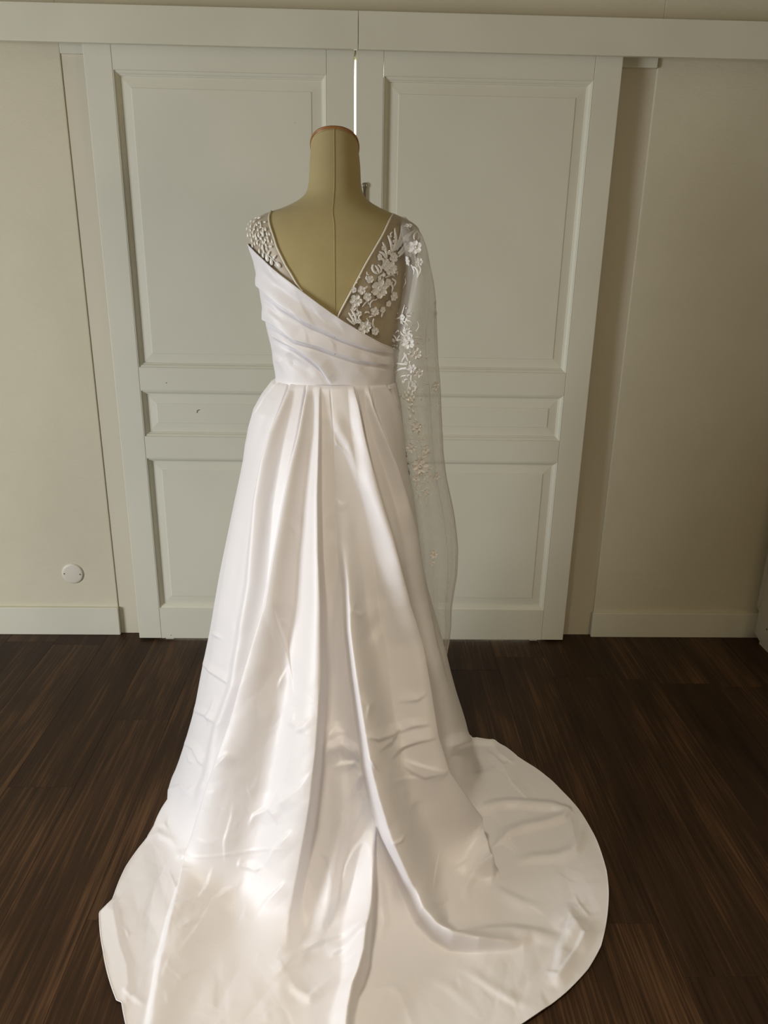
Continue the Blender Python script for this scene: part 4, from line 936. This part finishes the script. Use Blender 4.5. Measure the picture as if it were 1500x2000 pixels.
# fronds on the right yoke
T3 = lambda l: [(680+x/6.667, 400+y/6.667) for x, y in l]
for l, w_ in (([(560, 620), (555, 500), (515, 400)], 3.2), ([(575, 610), (625, 470), (600, 310)], 3.4), ([(600, 600), (680, 440), (690, 285)], 3.4), ([(620, 590), (720, 440), (860, 335)], 3.8),
              ([(500, 690), (480, 570), (445, 490)], 3.0), ([(490, 700), (450, 630), (400, 615)], 2.6), ([(470, 720), (430, 700), (385, 720)], 2.6), ([(380, 900), (320, 870), (310, 780)], 2.6),
              ([(400, 900), (390, 840), (345, 790)], 2.6), ([(420, 890), (430, 820), (380, 780)], 2.4), ([(110, 1540), (90, 1430), (30, 1350)], 2.6), ([(90, 1545), (50, 1470), (5, 1400)], 2.4),
              ([(80, 1560), (30, 1520), (-20, 1470)], 2.4), ([(130, 1530), (140, 1430), (110, 1350)], 2.2), ([(520, 1010), (580, 1060), (560, 1150)], 2.4), ([(560, 960), (620, 1000), (590, 1060)], 2.2),
              ([(180, 1330), (230, 1260), (300, 1230)], 1.8), ([(190, 1200), (240, 1170), (300, 1160)], 1.8), ([(330, 1480), (310, 1560), (360, 1640)], 2.2), ([(430, 1460), (440, 1420), (450, 1370)], 2.0),
              ([(330, 1230), (280, 1280), (290, 1340)], 1.8), ([(600, 930), (560, 900), (480, 950)], 2.0), ([(250, 1060), (210, 1100), (150, 1130)], 2.6), ([(260, 990), (230, 960), (240, 920)], 2.0),
              ([(640, 640), (690, 600), (740, 500)], 3.2), ([(650, 680), (720, 600), (780, 520)], 2.8)):
    frond(T3(l), w_)
for l, w_ in (([(860, 460), (850, 400), (890, 350)], 2.2), ([(900, 460), (920, 410), (890, 350)], 2.2), ([(860, 800), (920, 870), (910, 950)], 2.2), ([(900, 760), (950, 820), (930, 910)], 2.2), ([(830, 780), (870, 860), (860, 900)], 2.0),
              ([(760, 900), (720, 920), (705, 940)], 2.2), ([(755, 960), (765, 1020), (720, 1090)], 1.8),
              ([(660, 1430), (640, 1370), (620, 1340)], 1.7), ([(690, 1460), (650, 1480), (580, 1500)], 1.8), ([(700, 1440), (720, 1380), (740, 1310)], 1.7), ([(720, 1480), (780, 1500), (820, 1520)], 1.6), ([(700, 1480), (730, 1520), (760, 1540)], 1.6),
              ([(620, 1790), (520, 1740), (390, 1800)], 2.2), ([(620, 1780), (560, 1730), (505, 1690)], 2.0), ([(640, 1770), (620, 1730), (590, 1690)], 1.8), ([(760, 1700), (740, 1640), (740, 1590)], 2.4), ([(780, 1690), (800, 1640), (830, 1640)], 2.4),
              ([(740, 1700), (700, 1680), (690, 1640)], 1.8), ([(860, 1720), (910, 1735), (970, 1730)], 1.8), ([(900, 1760), (890, 1800), (920, 1810)], 1.6), ([(880, 1640), (930, 1580), (900, 1510)], 1.6),
              ([(600, 1830), (480, 1830), (480, 1950)], 1.4), ([(490, 1960), (520, 1990), (540, 2040)], 1.4), ([(740, 1920), (735, 1990), (700, 2050)], 1.7), ([(750, 1930), (770, 2000), (790, 2040)], 1.7)):
    frond(T3(l), w_, HS)
# sleeve flowers
for x, y, r in ((797, 668, 13), (811, 689, 12), (803, 718, 9), (814, 725, 10), (814, 832, 11), (806, 872, 10), (830, 875, 8), (797, 886, 7), (819, 910, 16), (813, 933, 7),
                (849, 753, 9), (850, 929, 8), (846, 1080, 9), (846, 592, 7), (847, 612, 6), (834, 925, 6), (788, 620, 6), (842, 1098, 6), (799, 655, 8)):
    flower(x, y, r, random.uniform(0, 6), 6 if r > 8 else 5, HS)
T4 = lambda l: [(720+x/6.25, 680+y/6.25) for x, y in l]
for l, w_ in (([(470, 200), (410, 190), (350, 190)], 1.8), ([(460, 240), (370, 260), (315, 330)], 2.0), ([(470, 250), (400, 240), (350, 280)], 1.8), ([(470, 330), (440, 330), (390, 350)], 1.6), ([(480, 380), (440, 380), (440, 440)], 1.6),
              ([(500, 390), (490, 470), (460, 560)], 1.6), ([(520, 330), (525, 370), (520, 410)], 1.8), ([(540, 400), (560, 470), (575, 560)], 1.6), ([(560, 400), (590, 410), (570, 450)], 1.4), ([(420, 560), (390, 580), (370, 570)], 1.4),
              ([(540, 600), (530, 700), (510, 830)], 1.2), ([(600, 1000), (570, 960), (500, 930)], 1.5), ([(610, 1000), (620, 1040), (610, 1010)], 1.5), ([(550, 1010), (530, 980), (520, 960)], 1.5), ([(640, 1330), (690, 1330), (740, 1280)], 1.6),
              ([(650, 1290), (690, 1300), (740, 1270)], 1.6), ([(640, 1110), (660, 1080), (650, 1050)], 1.5), ([(480, 1350), (440, 1320), (440, 1280)], 1.6), ([(520, 1420), (500, 1410), (470, 1400)], 1.5), ([(720, 1480), (760, 1470), (770, 1460)], 1.8),
              ([(730, 1530), (750, 1600), (720, 1680)], 1.6), ([(740, 1540), (765, 1590), (740, 1640)], 1.5), ([(560, 1620), (530, 1610), (540, 1600)], 1.6), ([(600, 1620), (580, 1680), (590, 1720)], 1.6), ([(720, 1760), (710, 1850), (700, 1940)], .9),
              ([(730, 1640), (745, 1700), (740, 1750)], 1.4), ([(800, 450), (800, 500), (790, 520)], 1.4), ([(840, 540), (860, 640), (830, 660)], 1.4), ([(850, 680), (840, 740), (855, 790)], 1.3)):
    frond(T4(l), w_, HS)
SPINE = np.array([(785, 610), (795, 640), (797, 668), (810, 690), (806, 718), (808, 745), (801, 770), (802, 810), (812, 835), (812, 860), (815, 885), (820, 912), (818, 938), (822, 975)], float)
for _ in range(95):
    t_ = random.uniform(0, 1); y = 606+t_*372; x = float(np.interp(y, SPINE[:, 1], SPINE[:, 0]))+random.gauss(0, 9)
    if 742 < y < 822 and random.random() < .6: continue
    if random.random() < .3: flower(x, y, random.uniform(3.2, 5), random.uniform(0, 6), 5, HS)
    else:
        a = random.uniform(0, 6.28); L_ = random.uniform(6, 13); b = random.uniform(-.9, .9)
        frond([(x, y), (x+L_*.5*math.cos(a), y+L_*.5*math.sin(a)), (x+L_*math.cos(a+b), y+L_*math.sin(a+b))], random.uniform(.9, 1.5), HS)
# paillettes: left shoulder cluster and the sleeve's grape-like spray
T2 = lambda x, y: (470+x/13.33, 390+y/13.33)
for x, y, l, a in ((1000, 1690, 170, .75), (815, 1620, 170, .15), (710, 1510, 190, .25), (600, 1450, 120, .1), (900, 1490, 120, -.9), (750, 1390, 110, -.7), (510, 1340, 110, .1), (595, 1240, 130, .05), (790, 1220, 95, 1.4), (700, 1270, 90, .5),
                   (600, 1110, 90, .3), (640, 1105, 80, -.3), (545, 1015, 110, .8), (655, 1050, 90, .7), (740, 1070, 100, .4), (460, 1130, 110, .1), (390, 1140, 100, .2), (320, 1060, 100, .3), (520, 1180, 80, .0), (410, 930, 100, -.2),
                   (490, 920, 120, .05), (600, 900, 130, .1), (430, 1000, 110, .3), (360, 950, 90, .4), (280, 920, 90, .4), (215, 920, 110, .2), (660, 770, 100, .2), (545, 730, 60, 1.2), (495, 610, 90, -.2), (640, 600, 80, 1.2), (290, 690, 90, -.6),
                   (380, 760, 80, .3), (200, 760, 120, -.1), (220, 640, 100, -.4), (300, 560, 100, -.7), (380, 580, 90, -.9), (440, 660, 80, .5), (500, 500, 110, 1.4), (420, 500, 90, 1.2), (560, 860, 90, .4), (700, 900, 90, .5), (760, 900, 90, .6),
                   (680, 1180, 80, .4), (330, 1190, 90, .1), (620, 1340, 90, .3), (830, 1090, 90, .4), (600, 800, 90, .0), (280, 800, 80, .5), (340, 860, 80, .2), (470, 780, 90, .3), (720, 990, 90, .5)):
    px_, py_ = T2(x, y); drop(px_, py_, l/13.33*1.15, a)
for l, w_ in (([(520, 560), (540, 700), (500, 760)], 1.6), ([(420, 620), (360, 740), (330, 900)], 1.4), ([(640, 1360), (760, 1480), (960, 1660)], 1.0), ([(560, 1180), (590, 1330), (640, 1420)], 1.0), ([(330, 480), (270, 560), (200, 640)], 1.4)):
    frond([T2(*p) for p in l], w_)
for x, y, l, a in ((490, 540, 60, .1), (470, 580, 60, .2), (435, 590, 60, .3), (540, 570, 60, -.2), (515, 610, 70, .0), (555, 600, 60, -.1), (490, 640, 70, 1.3), (530, 640, 60, .4), (575, 470, 60, .3), (505, 490, 50, .4), (550, 520, 50, -.3),
                   (520, 690, 60, -.8), (545, 770, 60, .4), (510, 835, 70, -.1), (500, 720, 50, .2), (430, 410, 50, .3), (570, 500, 40, 0), (455, 540, 50, .3)):
    drop(720+x/6.25, 680+y/6.25, l/6.25*1.15, a, HS)
for x, y in ((795, 602), (797, 615), (804, 635), (772, 673), (777, 675), (772, 679), (837, 663), (826, 672), (818, 760), (821, 763), (854, 749), (849, 764), (791, 860), (816, 856), (819, 858), (823, 871), (833, 872), (796, 902), (790, 910), (836, 925), (834, 940), (820, 862), (800, 640), (806, 612)):
    P, n = HS(x, y); BEADS.append((P+n*.003, .0021))
for x, y in ((703, 542), (697, 552), (759, 490), (795, 446), (747, 545), (725, 570), (765, 530), (693, 587), (740, 563), (516, 447), (507, 470), (513, 462)):
    P, n = hit_torso(x, y); BEADS.append((P+n*.004, .0018))
bm = bmesh.new()
for P, r in BEADS: bmesh.ops.create_icosphere(bm, subdivisions=1, radius=max(r, .0009), matrix=Matrix.Translation(P))
o = bm_obj('beads', bm, M['bead'], dress, True); o['kind'] = 'stuff'
